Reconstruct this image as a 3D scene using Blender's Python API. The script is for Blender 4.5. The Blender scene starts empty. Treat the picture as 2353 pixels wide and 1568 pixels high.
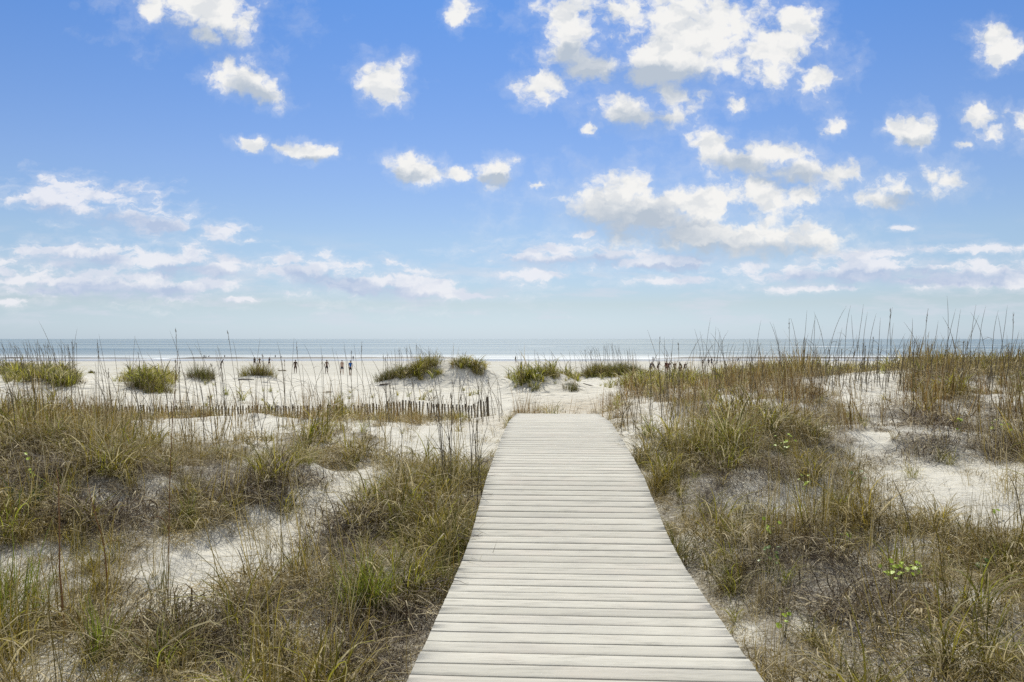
import bpy, math, random
import numpy as np
from mathutils import Vector, Matrix
random.seed(7); rng = np.random.default_rng(7)
sc = bpy.context.scene
COL = sc.collection
R = math.radians
T = 5.881e-4            # tangent per picture unit of the layout sketch
CX, HY = 1176.5, 779.0
CAMZ = 7.0              # eye height above the sea

# ------------------------------------------------------------------ helpers
def tag(o, label=None, cat=None, group=None, kind=None):
    if label: o['label'] = label
    if cat: o['category'] = cat
    if group: o['group'] = group
    if kind: o['kind'] = kind
    return o

def link(o, parent=None):
    COL.objects.link(o)
    if parent is not None: o.parent = parent
    return o

def empty(name, loc=(0, 0, 0), rz=0):
    o = bpy.data.objects.new(name, None); o.location = loc; o.rotation_euler = (0, 0, rz)
    return link(o)

def np_mesh(name, V, F, mat=None, attrs=None, smooth=True):
    """V (n,3); F (m,4) quads or (m,3) triangles"""
    V = np.asarray(V, np.float32); F = np.asarray(F, np.int32)
    me = bpy.data.meshes.new(name)
    k = F.shape[1]
    me.vertices.add(len(V)); me.vertices.foreach_set('co', V.ravel())
    me.loops.add(F.size); me.loops.foreach_set('vertex_index', F.ravel())
    me.polygons.add(len(F)); me.polygons.foreach_set('loop_start', np.arange(0, F.size, k, dtype=np.int32))
    if smooth: me.polygons.foreach_set('use_smooth', np.ones(len(F), bool))
    me.update(calc_edges=True)
    if attrs:
        for a, (typ, dom, val) in attrs.items():
            at = me.attributes.new(a, typ, dom)
            val = np.asarray(val, np.float32)
            at.data.foreach_set('vector' if typ == 'FLOAT_VECTOR' else ('color' if 'COLOR' in typ else 'value'), val.ravel())
    if mat: me.materials.append(mat)
    return me

def merge(parts):
    Vs, Fs, n = [], [], 0
    for V, F in parts:
        V = np.asarray(V, float); F = np.asarray(F, int)
        Vs.append(V); Fs.append(F + n); n += len(V)
    return np.vstack(Vs), np.vstack(Fs)

def tube(P, r, n=6, squash=1.0):
    """closed tapered tube through points P, as quads"""
    P = np.asarray(P, float); m = len(P); r = np.broadcast_to(np.asarray(r, float), (m,))
    t = np.gradient(P, axis=0); t /= np.linalg.norm(t, axis=1)[:, None] + 1e-9
    ref = np.array([0, 1, 0.]) if abs(t[:, 1]).mean() < .8 else np.array([1., 0, 0])
    a = np.cross(t, ref); a /= np.linalg.norm(a, axis=1)[:, None] + 1e-9
    b = np.cross(t, a)
    ang = np.linspace(0, 2*np.pi, n, endpoint=False)
    V = (P[:, None] + r[:, None, None]*(np.cos(ang)[None, :, None]*a[:, None] + squash*np.sin(ang)[None, :, None]*b[:, None])).reshape(-1, 3)
    F = []
    for i in range(m-1):
        for j in range(n):
            k = (j+1) % n
            F.append((i*n+j, i*n+k, (i+1)*n+k, (i+1)*n+j))
    for e, base in ((0, 0), (1, (m-1)*n)):
        c = len(V); V = np.vstack([V, P[-1 if e else 0]])
        for j in range(0, n, 2):
            q = (base+j, base+(j+1) % n, base+(j+2) % n, c)
            F.append(q if e else q[::-1])
    return V, np.array(F)

def box(c, s, M=None):
    c = np.array(c, float); s = np.array(s, float)/2
    V = np.array([[x, y, z] for x in (-1, 1) for y in (-1, 1) for z in (-1, 1)], float)*s
    if M is not None: V = V @ np.array(M).T
    return V + c, np.array([(0, 1, 3, 2), (4, 6, 7, 5), (0, 4, 5, 1), (2, 3, 7, 6), (0, 2, 6, 4), (1, 5, 7, 3)])

def vnoise(x, y, seed=0):
    x = np.asarray(x, float); y = np.asarray(y, float)
    xi = np.floor(x).astype(np.int64); yi = np.floor(y).astype(np.int64)
    fx = x-xi; fy = y-yi
    fx = fx*fx*(3-2*fx); fy = fy*fy*(3-2*fy)
    def h(a, b):
        v = (a*374761393 + b*668265263 + seed*974634777) & 0xFFFFFFFF
        v = ((v ^ (v >> 13))*1274126177) & 0xFFFFFFFF
        return ((v ^ (v >> 16)) & 0xFFFF)/65535.0
    return (h(xi, yi)*(1-fx)+h(xi+1, yi)*fx)*(1-fy) + (h(xi, yi+1)*(1-fx)+h(xi+1, yi+1)*fx)*fy

def fbm(x, y, seed=0, o=4):
    s = 0; a = 1; tot = 0
    for i in range(o):
        s = s + a*vnoise(x*2**i+17.3*i, y*2**i-9.1*i, seed+i*13); tot += a; a *= .5
    return s/tot
def sst(a, b, v):
    t = np.clip((v-a)/(b-a), 0, 1); return t*t*(3-2*t)

# ------------------------------------------------------------------ boardwalk profile
DZ = np.array([-3, 0, 3.32, 3.84, 4.47, 5.35, 5.7, 5.98, 6.75, 7.53, 8.38, 9.62, 11.6, 14.5])
DD = np.array([1.31, 1.41, 1.54, 1.566, 1.596, 1.632, 1.622, 1.60, 1.511, 1.412, 1.369, 1.325, 1.30, 1.472])
def deck_z(y): return CAMZ - np.interp(y, DZ, DD)
def deck_x(y): return .165 + .05*np.asarray(y, float)
DECK_W, DECK_END = 1.6, 14.5

# ------------------------------------------------------------------ terrain
QC = np.array([-700, -400, 100, 450, 800, 1100, 1250, 1450, 1750, 2000, 2300, 2800, 3100], float)
TAB = [
 (-9,  1.7,1.7,1.75,1.75,1.75,1.7,1.7,1.7,1.7,1.75,1.75,1.7,1.7),
 (3,   1.9,1.9,1.95,1.95,1.92,1.85,1.85,1.85,1.9,1.95,1.95,1.95,1.95),
 (4.2, 1.85,1.9,1.95,1.97,1.95,1.87,1.87,1.85,1.9,1.95,1.95,1.9,1.9),
 (5.4, 1.75,1.8,1.86,1.93,1.95,1.87,1.87,1.82,1.83,1.86,1.87,1.8,1.8),
 (6.2, 1.6,1.65,1.74,1.88,1.93,1.83,1.83,1.77,1.73,1.78,1.76,1.7,1.7),
 (7,   1.5,1.5,1.50,1.68,1.88,1.75,1.75,1.68,1.64,1.69,1.65,1.6,1.6),
 (8.5, 1.45,1.45,1.45,1.50,1.70,1.6,1.6,1.5,1.42,1.56,1.55,1.45,1.45),
 (10,  1.5,1.5,1.5,1.50,1.62,1.55,1.55,1.45,1.32,1.46,1.48,1.35,1.35),
 (12,  1.6,1.6,1.6,1.52,1.6,1.6,1.55,1.48,1.34,1.42,1.4,1.25,1.25),
 (15,  1.75,1.75,1.78,1.62,1.68,1.76,1.60,1.55,1.30,1.22,1.25,1.15,1.15),
 (18,  1.95,1.95,2.0,1.97,2.04,2.02,1.80,1.6,1.22,.70,.95,.9,.9),
 (22,  2.2,2.2,2.3,2.40,2.46,2.44,2.08,1.75,1.35,.95,.97,1.0,1.0),
 (28,  2.0,2.0,2.05,2.35,2.5,2.3,2.2,2.0,1.62,1.3,1.25,1.3,1.3),
 (34,  1.3,1.3,1.32,2.15,2.65,2.5,2.4,2.1,1.5,1.42,1.4,1.4,1.4),
 (42,  2.4,2.4,2.5,2.6,2.85,2.85,2.7,2.25,2.2,2.2,2.1,2.0,2.0),
 (55,  3.2,3.2,3.25,3.2,3.25,3.3,3.25,3.2,3.2,3.2,3.2,3.2,3.2),
 (70,  3.85,)*1 + (3.85,)*12,
 (88,  4.33,)*1 + (4.33,)*12,
 (100, 4.55,)*1 + (4.55,)*12,
 (134, 5.02,)*1 + (5.02,)*12,
 (160, 5.52,)*1 + (5.52,)*12,
 (200, 6.15,)*1 + (6.15,)*12,
 (250, 6.95,)*1 + (6.95,)*12,
 (300, 7.6,)*1 + (7.6,)*12,
 (400, 9.5,)*1 + (9.5,)*12,
]
TZ = np.array([r[0] for r in TAB], float); TD = np.array([r[1:] for r in TAB], float)
def zt(Z): return np.log(np.maximum(Z, -9)+13)
GQ = np.linspace(QC[0], QC[-1], 380); GZ = np.linspace(zt(-9), zt(400), 420)
_a = np.array([np.interp(GQ, QC, row) for row in TD])
_a = np.array([np.interp(GZ, zt(TZ), _a[:, j]) for j in range(len(GQ))]).T
def _blur(a, s, ax):
    k = np.exp(-.5*(np.arange(-3*s, 3*s+1)/s)**2); k /= k.sum()
    p = [(0, 0), (0, 0)]; p[ax] = (3*s, 3*s)
    b = np.pad(a, p, mode='edge')
    return np.apply_along_axis(lambda v: np.convolve(v, k, 'valid'), ax, b)
GD = _blur(_blur(_a, 9, 1), 4, 0)
BUMPS = [(1068, 40.5, 2.4, 2.0, 1.35), (955, 40, 3.0, 1.8, .75), (1245, 31.5, 1.7, 1.7, .95), (1410, 46, 3.4, 2.2, .55),
         (350, 31, 1.4, 1.5, .35), (460, 38, 1.6, 1.6, .45), (592, 42, 2.0, 1.8, .62), (670, 44, 2.0, 1.5, .4), (110, 29, 2.6, 1.8, .3),
         (260, 7.4, .55, .5, .16), (620, 8.6, 1.1, .6, .12), (150, 9.5, .9, .7, .12), (870, 5.6, .45, .5, .14),
         (1640, 7.6, .6, .6, .13), (1760, 9.2, 1.0, .8, .14), (2120, 10.2, 1.2, .7, .15), (1520, 6.1, .45, .45, .10), (2250, 5.0, .6, .5, .10),
         (520, 15, 2.6, 1.1, .10), (2250, 14, 1.8, 1.0, .2), (1700, 14, 1.6, 1.0, .15)]
def proj(x, y, z):
    Z = np.maximum(y, .8)
    return CX + x/(T*Z), HY + (CAMZ-z)/(T*Z)
def terr(x, y, micro=True):
    x = np.asarray(x, float); y = np.asarray(y, float)
    Z = np.maximum(y, 3.0); q = np.clip(CX + x/(T*Z), QC[0], QC[-1]-.01)
    v = np.clip((zt(y)-GZ[0])/(GZ[1]-GZ[0]), 0, len(GZ)-1.001); u = (q-GQ[0])/(GQ[1]-GQ[0])
    i = v.astype(int); j = np.minimum(u.astype(int), len(GQ)-2); fv = v-i; fu = u-j
    d = (GD[i, j]*(1-fu)+GD[i, j+1]*fu)*(1-fv) + (GD[i+1, j]*(1-fu)+GD[i+1, j+1]*fu)*fv
    z = CAMZ - d
    for (bq, bz, rx, ry, h) in BUMPS:
        bx = (bq-CX)*T*bz
        z = z + h*np.exp(-(((x-bx)/rx)**2 + ((y-bz)/ry)**2))
    if micro:
        near = 1-sst(45, 75, y)
        z = z + near*((fbm(x*.9, y*.9, 3, 3)-.5)*.17 + (fbm(x*3.1, y*3.1, 8, 3)-.5)*.055)
        z = z + (fbm(x*.12, y*.12, 5, 2)-.5)*.12*sst(45, 70, y)
        # trodden sand: footprints
        fp = np.exp(-((y-19)/7.0)**2)*np.exp(-((x-deck_x(y))/1.9)**4)
        z = z + fp*(fbm(x*3.0, y*3.0, 31, 2)-.5)*.13
    # stay below the deck
    dx = np.abs(x-deck_x(y)); w = 1-sst(.85, 1.5, dx)
    on = (y < DECK_END+1.2)
    lim = deck_z(np.minimum(y, DECK_END)) - np.interp(y, [3, 8, 12, 14.2, 15.8], [.30, .26, .16, .05, .12])
    z = np.where(on & (z > lim), z*(1-w)+lim*w, z)
    return z
def hit(px, py, z0=3.2):
    Z = np.geomspace(z0, 390, 5000)
    x = (px-CX)*T*Z; zr = CAMZ-(py-HY)*T*Z
    g = terr(x, Z) >= zr
    k = int(np.argmax(g)) if g.any() else len(Z)-1
    return float(x[k]), float(Z[k]), float(terr(x[k], Z[k]))
def at(px, Z): 
    x = (px-CX)*T*Z
    return x, Z, float(terr(x, Z))

# ------------------------------------------------------------------ vegetation layout (per ground point, from its place in the sketch)
def E(px, py, cx, cy, rx, ry, rot=0, soft=.5):
    a = R(rot); dx = px-cx; dy = py-cy
    u = (dx*math.cos(a)+dy*math.sin(a))/rx; v = (-dx*math.sin(a)+dy*math.cos(a))/ry
    d = np.sqrt(u*u+v*v)
    return 1-sst(1-soft, 1+soft, d)
BARE = [(650,1235,260,74,-35,1),(500,1340,150,60,-30,.8),(1480,945,70,40,0,.8),(1600,905,80,24,0,.7),(1400,1180,0.1,0.1,0,0),(300,960,200,14,0,.5),(430,1400,150,52,-20,.8),(300,1205,90,28,5,.45),(560,1330,120,50,-20,.6),
        (2230,1150,250,92,12,1.0),(2020,1290,130,42,10,.45),(1850,1190,70,40,30,.5),(1990,1090,80,40,0,.6),
        (530,985,230,30,0,.97),(1010,1025,130,62,0,.85),(1130,975,60,40,0,1),(850,985,60,20,0,.8),
        (1560,975,70,20,0,.85),(1735,938,75,22,0,.75),(1985,890,120,48,0,.96),(2030,1000,50,30,0,.8),(1450,1015,36,34,0,.85),(2250,905,75,25,0,.5),
        (1890,960,60,22,0,.5),(1640,870,60,12,0,.6),(700,1490,100,30,0,.35),(1900,1480,90,40,0,.4)]
FAR_TUFT = [(90,848,120,22,1),(100,878,75,18,.8),(348,868,52,34,1),(945,852,72,22,1),(1075,842,45,10,.8),
            (1215,868,45,26,.8),(1290,868,40,18,.55),(1410,848,100,20,1),(1300,852,60,10,.7),(1500,852,40,10,.8),(1490,892,50,20,.7)]
def cover(x, y, z=None):
    if z is None: z = terr(x, y, False)
    px, py = proj(x, y, z)
    w = (fbm(x*1.1+5, y*1.1, 41, 3)-.5)
    pxx = px + w*120; pyy = py + (fbm(x*1.3, y*1.3, 55, 3)-.5)*60*np.clip(8/np.maximum(y, 3), .15, 1.2)
    c = np.ones_like(px)
    for (cx, cy, rx, ry, rot, s) in BARE: c = c*(1-s*E(pxx, pyy, cx, cy, rx, ry, rot))
    # open sand beyond the fence on the left and along the trodden path
    far = sst(19.5, 23.5, y)*(1-sst(1380, 1480, px))
    c = c*(1-.985*far)
    band = np.exp(-((y-21.0)/1.3)**2)*(1-sst(1090, 1150, px)); c = np.maximum(c, band*(.20+.8*w+.45*(1-sst(600, 850, px))))
    path = E(pxx, pyy, 1280, 915, 150, 48)*sst(13.5, 15, y); c = c*(1-path)
    c = c*(1-sst(34.5, 37.5, y))
    t = 0
    for (cx, cy, rx, ry, s) in FAR_TUFT: t = np.maximum(t, s*E(px, py, cx, cy, rx, ry, 0, .3))
    c = np.maximum(c, t*sst(26, 29, y)*(1-sst(46, 49, y)))
    dx = np.abs(x-deck_x(y)); c = np.where((dx < .84) & (y < DECK_END+.3), 0, c)
    return np.clip(c, 0, 1)

# ------------------------------------------------------------------ materials
def mat(name):
    m = bpy.data.materials.new(name); m.use_nodes = True
    nt = m.node_tree; nt.nodes.clear()
    o = nt.nodes.new('ShaderNodeOutputMaterial')
    return m, nt.nodes, nt.links, o
class NB:
    """tiny node builder"""
    def __init__(s, nt): s.n = nt.nodes; s.l = nt.links
    def set(s, sock, v):
        if hasattr(v, 'links') or hasattr(v, 'is_linked'): s.l.new(v, sock)
        else: sock.default_value = v
    def math(s, op, a, b=None, c=None, clamp=False):
        k = s.n.new('ShaderNodeMath'); k.operation = op; k.use_clamp = clamp
        s.set(k.inputs[0], a)
        if b is not None: s.set(k.inputs[1], b)
        if c is not None: s.set(k.inputs[2], c)
        return k.outputs[0]
    def vm(s, op, a, b=None):
        k = s.n.new('ShaderNodeVectorMath'); k.operation = op
        s.set(k.inputs[0], a)
        if b is not None: s.set(k.inputs[1], b)
        return k.outputs['Value'] if op in ('DOT_PRODUCT', 'LENGTH') else k.outputs[0]
    def noise(s, vec, scale, detail=4, rough=.55, dist=0):
        k = s.n.new('ShaderNodeTexNoise'); s.set(k.inputs['Vector'], vec)
        k.inputs['Scale'].default_value = scale; k.inputs['Detail'].default_value = detail
        k.inputs['Roughness'].default_value = rough; k.inputs['Distortion'].default_value = dist
        return k.outputs[0]
    def mapping(s, vec, loc=(0, 0, 0), rot=(0, 0, 0), scl=(1, 1, 1), typ='POINT'):
        k = s.n.new('ShaderNodeMapping'); k.vector_type = typ; s.set(k.inputs[0], vec)
        k.inputs[1].default_value = loc; k.inputs[2].default_value = rot; k.inputs[3].default_value = scl
        return k.outputs[0]
    def mix(s, f, a, b, blend='MIX'):
        k = s.n.new('ShaderNodeMix'); k.data_type = 'RGBA'; k.blend_type = blend
        s.set(k.inputs[0], f)
        s.set(k.inputs[6], a if hasattr(a, 'links') else (*a, 1)[:4] if not hasattr(a, 'is_linked') else a)
        s.set(k.inputs[7], b if hasattr(b, 'links') else (*b, 1)[:4] if not hasattr(b, 'is_linked') else b)
        return k.outputs[2]
    def ramp(s, f, stops, interp='LINEAR'):
        k = s.n.new('ShaderNodeValToRGB'); s.set(k.inputs[0], f); e = k.color_ramp.elements; k.color_ramp.interpolation = interp
        while len(e) < len(stops): e.new(.5)
        for i, (p, c) in enumerate(stops):
            e[i].position = p; e[i].color = (*c, 1) if hasattr(c, '__len__') else (c, c, c, 1)
        return k.outputs[0]
    def mr(s, v, a, b, c=0, d=1, smooth=False):
        k = s.n.new('ShaderNodeMapRange'); k.interpolation_type = 'SMOOTHSTEP' if smooth else 'LINEAR'
        s.set(k.inputs[0], v)
        for i, q in enumerate((a, b, c, d)): s.set(k.inputs[1+i], q)
        return k.outputs[0]
    def attr(s, name, typ='GEOMETRY'):
        k = s.n.new('ShaderNodeAttribute'); k.attribute_name = name; k.attribute_type = typ; return k
    def bump(s, h, strength=.5, dist=.02, normal=None):
        k = s.n.new('ShaderNodeBump'); s.set(k.inputs['Height'], h); k.inputs['Strength'].default_value = strength
        k.inputs['Distance'].default_value = dist
        if normal is not None: s.set(k.inputs['Normal'], normal)
        return k.outputs[0]
    def bsdf(s, col, rough=.8, spec=.2, normal=None):
        k = s.n.new('ShaderNodeBsdfPrincipled'); s.set(k.inputs['Base Color'], col if hasattr(col, 'is_linked') else (*col, 1)[:4])
        s.set(k.inputs['Roughness'], rough); s.set(k.inputs['Specular IOR Level'], spec)
        if normal is not None: s.set(k.inputs['Normal'], normal)
        return k.outputs[0]

def simple(name, col, rough=.8, spec=.2, var=.25, scale=8):
    m, n, l, o = mat(name); b = NB(m.node_tree)
    tc = n.new('ShaderNodeTexCoord').outputs['Object']
    f = b.noise(tc, scale, 4)
    c = b.mix(f, tuple(v*(1-var) for v in col), tuple(min(1, v*(1+var)) for v in col))
    l.new(b.bsdf(c, rough, spec), o.inputs[0]); return m

def foliage(name, transl=.35):
    """colour comes from the instance (tint) and from every blade (bl), dry tips"""
    m, n, l, o = mat(name); b = NB(m.node_tree)
    tint = b.attr('tint', 'INSTANCER').outputs['Color']
    bl = b.attr('bl').outputs['Fac']; s = b.attr('s').outputs['Fac']
    v = b.mr(bl, 0, .78, .35, 1.85)
    k = n.new('ShaderNodeMix'); k.data_type = 'RGBA'; k.blend_type = 'MULTIPLY'; k.inputs[0].default_value = 1
    l.new(tint, k.inputs[6]); cc = n.new('ShaderNodeCombineColor')
    for i in range(3): l.new(v, cc.inputs[i])
    l.new(cc.outputs[0], k.inputs[7])
    dry = b.math('GREATER_THAN', bl, .78)
    c = b.mix(b.math('MULTIPLY', dry, .8), k.outputs[2], (.64, .55, .35))
    c = b.mix(b.mr(s, .6, 1, 0, .45), c, (.36, .28, .16))
    d = n.new('ShaderNodeBsdfPrincipled'); l.new(c, d.inputs['Base Color']); d.inputs['Roughness'].default_value = .6; d.inputs['Specular IOR Level'].default_value = .35
    t = n.new('ShaderNodeBsdfTranslucent'); l.new(c, t.inputs[0])
    mx = n.new('ShaderNodeMixShader'); mx.inputs[0].default_value = transl
    l.new(d.outputs[0], mx.inputs[1]); l.new(t.outputs[0], mx.inputs[2]); l.new(mx.outputs[0], o.inputs[0])
    return m

def blademat(name, base, transl=.35, var=1.0, dry=.8, tip=(.36, .28, .16)):
    m, n, l, o = mat(name); b = NB(m.node_tree)
    bl = b.attr('bl').outputs['Fac']; s = b.attr('s').outputs['Fac']
    c = b.mix(bl, tuple(x*(1-.4*var) for x in base), tuple(x*(1+.6*var) for x in base))
    c = b.mix(b.math('MULTIPLY', b.math('GREATER_THAN', bl, dry), .7), c, (.40, .33, .2))
    c = b.mix(b.mr(s, .6, 1, 0, .45), c, tip)
    d = n.new('ShaderNodeBsdfPrincipled'); l.new(c, d.inputs['Base Color']); d.inputs['Roughness'].default_value = .55; d.inputs['Specular IOR Level'].default_value = .35
    t = n.new('ShaderNodeBsdfTranslucent'); l.new(c, t.inputs[0])
    mx = n.new('ShaderNodeMixShader'); mx.inputs[0].default_value = transl
    l.new(d.outputs[0], mx.inputs[1]); l.new(t.outputs[0], mx.inputs[2]); l.new(mx.outputs[0], o.inputs[0])
    return m

# sand
def make_sand():
    m, n, l, o = mat('sand'); b = NB(m.node_tree)
    P = n.new('ShaderNodeTexCoord').outputs['Object']
    g = n.new('ShaderNodeNewGeometry').outputs['Position']
    lit = b.attr('litter').outputs['Fac']; wet = b.attr('wet').outputs['Fac']; tr = b.attr('trod').outputs['Fac']
    n1 = b.noise(P, 1.3, 4); n2 = b.noise(P, 260, 2, .7); n3 = b.noise(P, 9, 5, .6)
    c = b.mix(n1, (.65, .625, .55), (.76, .74, .665))
    c = b.mix(b.mr(n2, .35, .65, 0, .5), c, (.50, .46, .38))
    c = b.mix(b.math('MULTIPLY', tr, b.mr(n3, .35, .6, .25, .95)), c, (.50, .43, .32))
    flat = b.mapping(P, scl=(.02, .22, 1)); st = b.noise(flat, 2.0, 4, .6)
    beach = b.mix(b.mr(st, .35, .65, 0, 1), (.50, .478, .41), (.61, .59, .52))
    c = b.mix(b.attr('beach').outputs['Fac'], c, beach)
    c = b.mix(b.math('MULTIPLY', wet, .8), c, (.27, .25, .215))
    # plant litter and thatch lying on the sand under the grass
    th = b.noise(b.vm('ADD', P, b.vm('MULTIPLY', P, (0, .4, 0))), 30, 7, .8)
    thc = b.mix(b.noise(P, 75, 3, .7), (.04, .03, .02), (.26, .21, .14))
    c = b.mix(b.math('MULTIPLY', lit, b.mr(th, .34, .58, .05, .9)), c, thc)
    # small dark specks of debris
    sp = b.noise(P, 38, 3, .8)
    c = b.mix(b.math('MULTIPLY', b.mr(sp, .70, .74, 0, .8), b.math('SUBTRACT', 1, b.attr('beach').outputs['Fac'])), c, (.12, .09, .06))
    rp = b.mapping(P, rot=(0, 0, .5), scl=(2, 9, 1)); rip = b.noise(rp, 2.2, 4, .55, .4)
    foot = n.new('ShaderNodeTexVoronoi'); foot.inputs['Scale'].default_value = 2.6; l.new(b.vm('ADD', P, b.vm('MULTIPLY', n.new('ShaderNodeCombineXYZ').outputs[0], (1, 1, 1))), foot.inputs['Vector'])
    h = b.math('ADD', b.math('MULTIPLY', rip, .2), b.math('MULTIPLY', b.mr(foot.outputs[0], .1, .45, 0, 1), b.math('MULTIPLY', tr, .9)))
    h = b.math('ADD', h, b.math('MULTIPLY', b.noise(P, 7, 6, .62), 1.1))
    v2 = n.new('ShaderNodeTexVoronoi'); v2.feature = 'SMOOTH_F1'; v2.inputs['Scale'].default_value = 1.9; l.new(b.mapping(P, loc=(3.3, 1.7, 0), rot=(0, 0, .4)), v2.inputs['Vector'])
    pit = b.math('MULTIPLY', b.mr(v2.outputs[0], .12, .42, 0, 1, True), b.math('MULTIPLY', b.attr('rough').outputs['Fac'], b.mr(b.noise(P, .5, 3), .4, .6, .4, 1.6)))
    h = b.math('ADD', h, b.math('MULTIPLY', pit, 1.6))
    h = b.math('ADD', h, b.math('MULTIPLY', n2, .06))
    nm = b.bump(h, .8, .06)
    rough = b.mr(wet, 0, 1, .95, .22)
    l.new(b.bsdf(c, rough, b.mr(wet, 0, 1, .15, .5), nm), o.inputs[0])
    return m
M_SAND = make_sand()

def make_wood(name, c0, c1, grain=(1.6, 34, 8), bumpd=.004):
    m, n, l, o = mat(name); b = NB(m.node_tree)
    P = n.new('ShaderNodeTexCoord').outputs['Object']
    bd = b.attr('board').outputs['Fac']
    cx = n.new('ShaderNodeCombineXYZ'); l.new(b.math('MULTIPLY', bd, 37.0), cx.inputs[0]); l.new(b.math('MULTIPLY', bd, 11.0), cx.inputs[2])
    Q = b.mapping(b.vm('ADD', P, cx.outputs[0]), scl=grain)
    g = b.noise(Q, 3.2, 7, .68, .3); g2 = b.noise(b.mapping(P, scl=(1, 2.5, 1)), 2.3, 4)
    c = b.mix(b.mr(g, .25, .75, 0, 1), c0, c1)
    c = b.mix(b.mr(bd, 0, 1, 0, .5), c, tuple(v*.80 for v in c0))
    wm_ = b.noise(b.mapping(b.vm('ADD', P, cx.outputs[0]), scl=(1.2, .6, 1)), 1.7, 3)
    c = b.mix(b.mr(wm_, .5, .7, 0, .35), c, (.60, .53, .46))
    st_ = b.noise(b.mapping(b.vm('ADD', P, cx.outputs[0]), scl=(1.4, 9, 3)), 2.2, 6, .75)
    c = b.mix(b.mr(st_, .52, .68, 0, .75), c, tuple(v*.66 for v in c0))
    c = b.mix(b.mr(g2, .45, .75, 0, .45), c, (c0[0]*.80, c0[1]*.80, c0[2]*.84))
    fl = b.noise(b.mapping(P, scl=(3, 60, 3)), 6, 3, .8)
    c = b.mix(b.mr(fl, .66, .76, 0, .55), c, tuple(v*.45 for v in c0))
    sp = b.noise(P, 55, 2, .7); c = b.mix(b.mr(sp, .74, .78, 0, .6), c, (.66, .62, .53))
    nm = b.bump(b.math('ADD', g, b.math('MULTIPLY', fl, .6)), .6, bumpd)
    l.new(b.bsdf(c, .78, .25, nm), o.inputs[0]); return m
M_DECK = make_wood('weathered_deck_wood', (.50, .478, .41), (.695, .668, .585))
M_BEAM = simple('old_beam_wood', (.20, .17, .13), .85)
M_SLAT = simple('grey_fence_wood', (.115, .095, .075), .85, var=.4, scale=14)
M_POST = simple('dark_post_wood', (.10, .082, .062), .85, var=.4)
M_WIRE = simple('rusty_wire', (.12, .09, .07), .6, .4)
M_DRIFT = simple('driftwood_grey', (.12, .10, .085), .9, var=.4)
M_STALK = simple('stalk_brown', (.165, .135, .085), .7, .25, var=.45, scale=3)
M_STALKR = simple('stalk_rust', (.28, .15, .065), .7, .25, var=.4, scale=3)

# ------------------------------------------------------------------ the ground: one sheet from behind the eye to below the sea
def make_ground():
    a = np.concatenate([np.linspace(-9, 3, 60, endpoint=False), np.geomspace(3, 60, 640, endpoint=False), np.geomspace(60, 400, 150)])
    u = np.linspace(-1.35, 1.35, 760)
    Y, U = np.meshgrid(a, u, indexing='ij')
    X = U*np.sqrt(Y*Y+45)
    Z = terr(X, Y)
    c = cover(X, Y, Z)
    # plants gather blown sand: low hummocks where the growth is thick
    Z = Z + hummock(X, Y, c)
    V = np.stack([X, Y, Z], -1).reshape(-1, 3)
    nr, nc = X.shape
    i = np.arange(nr-1)[:, None]*nc + np.arange(nc-1)[None, :]
    F = np.stack([i, i+1, i+nc+1, i+nc], -1).reshape(-1, 4)
    c = c*(.42+.70*sst(.36, .58, fbm(X*2.3, Y*2.3, 91, 3)))
    lit = sst(.25, .9, c)*(1-sst(24, 30, Y)) + .5*sst(.3, .9, c)*sst(24, 30, Y)
    wet = sst(186, 226, Y + 12*(fbm(X*.03, Y*.1, 77, 3)-.5)) + .35*np.exp(-((Y-150)/7.0)**2)
    trod = np.exp(-((Y-19.5)/6.5)**2)*np.exp(-((X-deck_x(Y)-.05*(Y-15))/1.9)**4)*sst(12, 14, Y)
    beach = sst(78, 92, Y); rough = sst(13, 24, Y)*(1-sst(82, 90, Y))
    me = np_mesh('sand', V, F, M_SAND, {'litter': ('FLOAT', 'POINT', np.clip(lit, 0, 1).ravel()), 'wet': ('FLOAT', 'POINT', np.clip(wet, 0, 1).ravel()),
                                        'trod': ('FLOAT', 'POINT', trod.ravel()), 'beach': ('FLOAT', 'POINT', beach.ravel()), 'rough': ('FLOAT', 'POINT', rough.ravel())})
    o = link(bpy.data.objects.new('ground', me)); tag(o, 'pale dune sand running down to the flat beach', 'sand', kind='structure')
def hummock(x, y, c):
    e = 1-sst(1.0, 2.2, np.abs(x-deck_x(y)))
    return sst(.35, .95, c)*(.02+.12*fbm(x*1.6, y*1.6, 21, 3))*(1-e)*(1-sst(24, 30, y))
def gz(x, y):
    x = np.atleast_1d(np.asarray(x, float)); y = np.atleast_1d(np.asarray(y, float))
    z = terr(x, y); return z + hummock(x, y, cover(x, y, z))
def gz1(x, y): return float(gz(x, y)[0])
make_ground()

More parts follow.
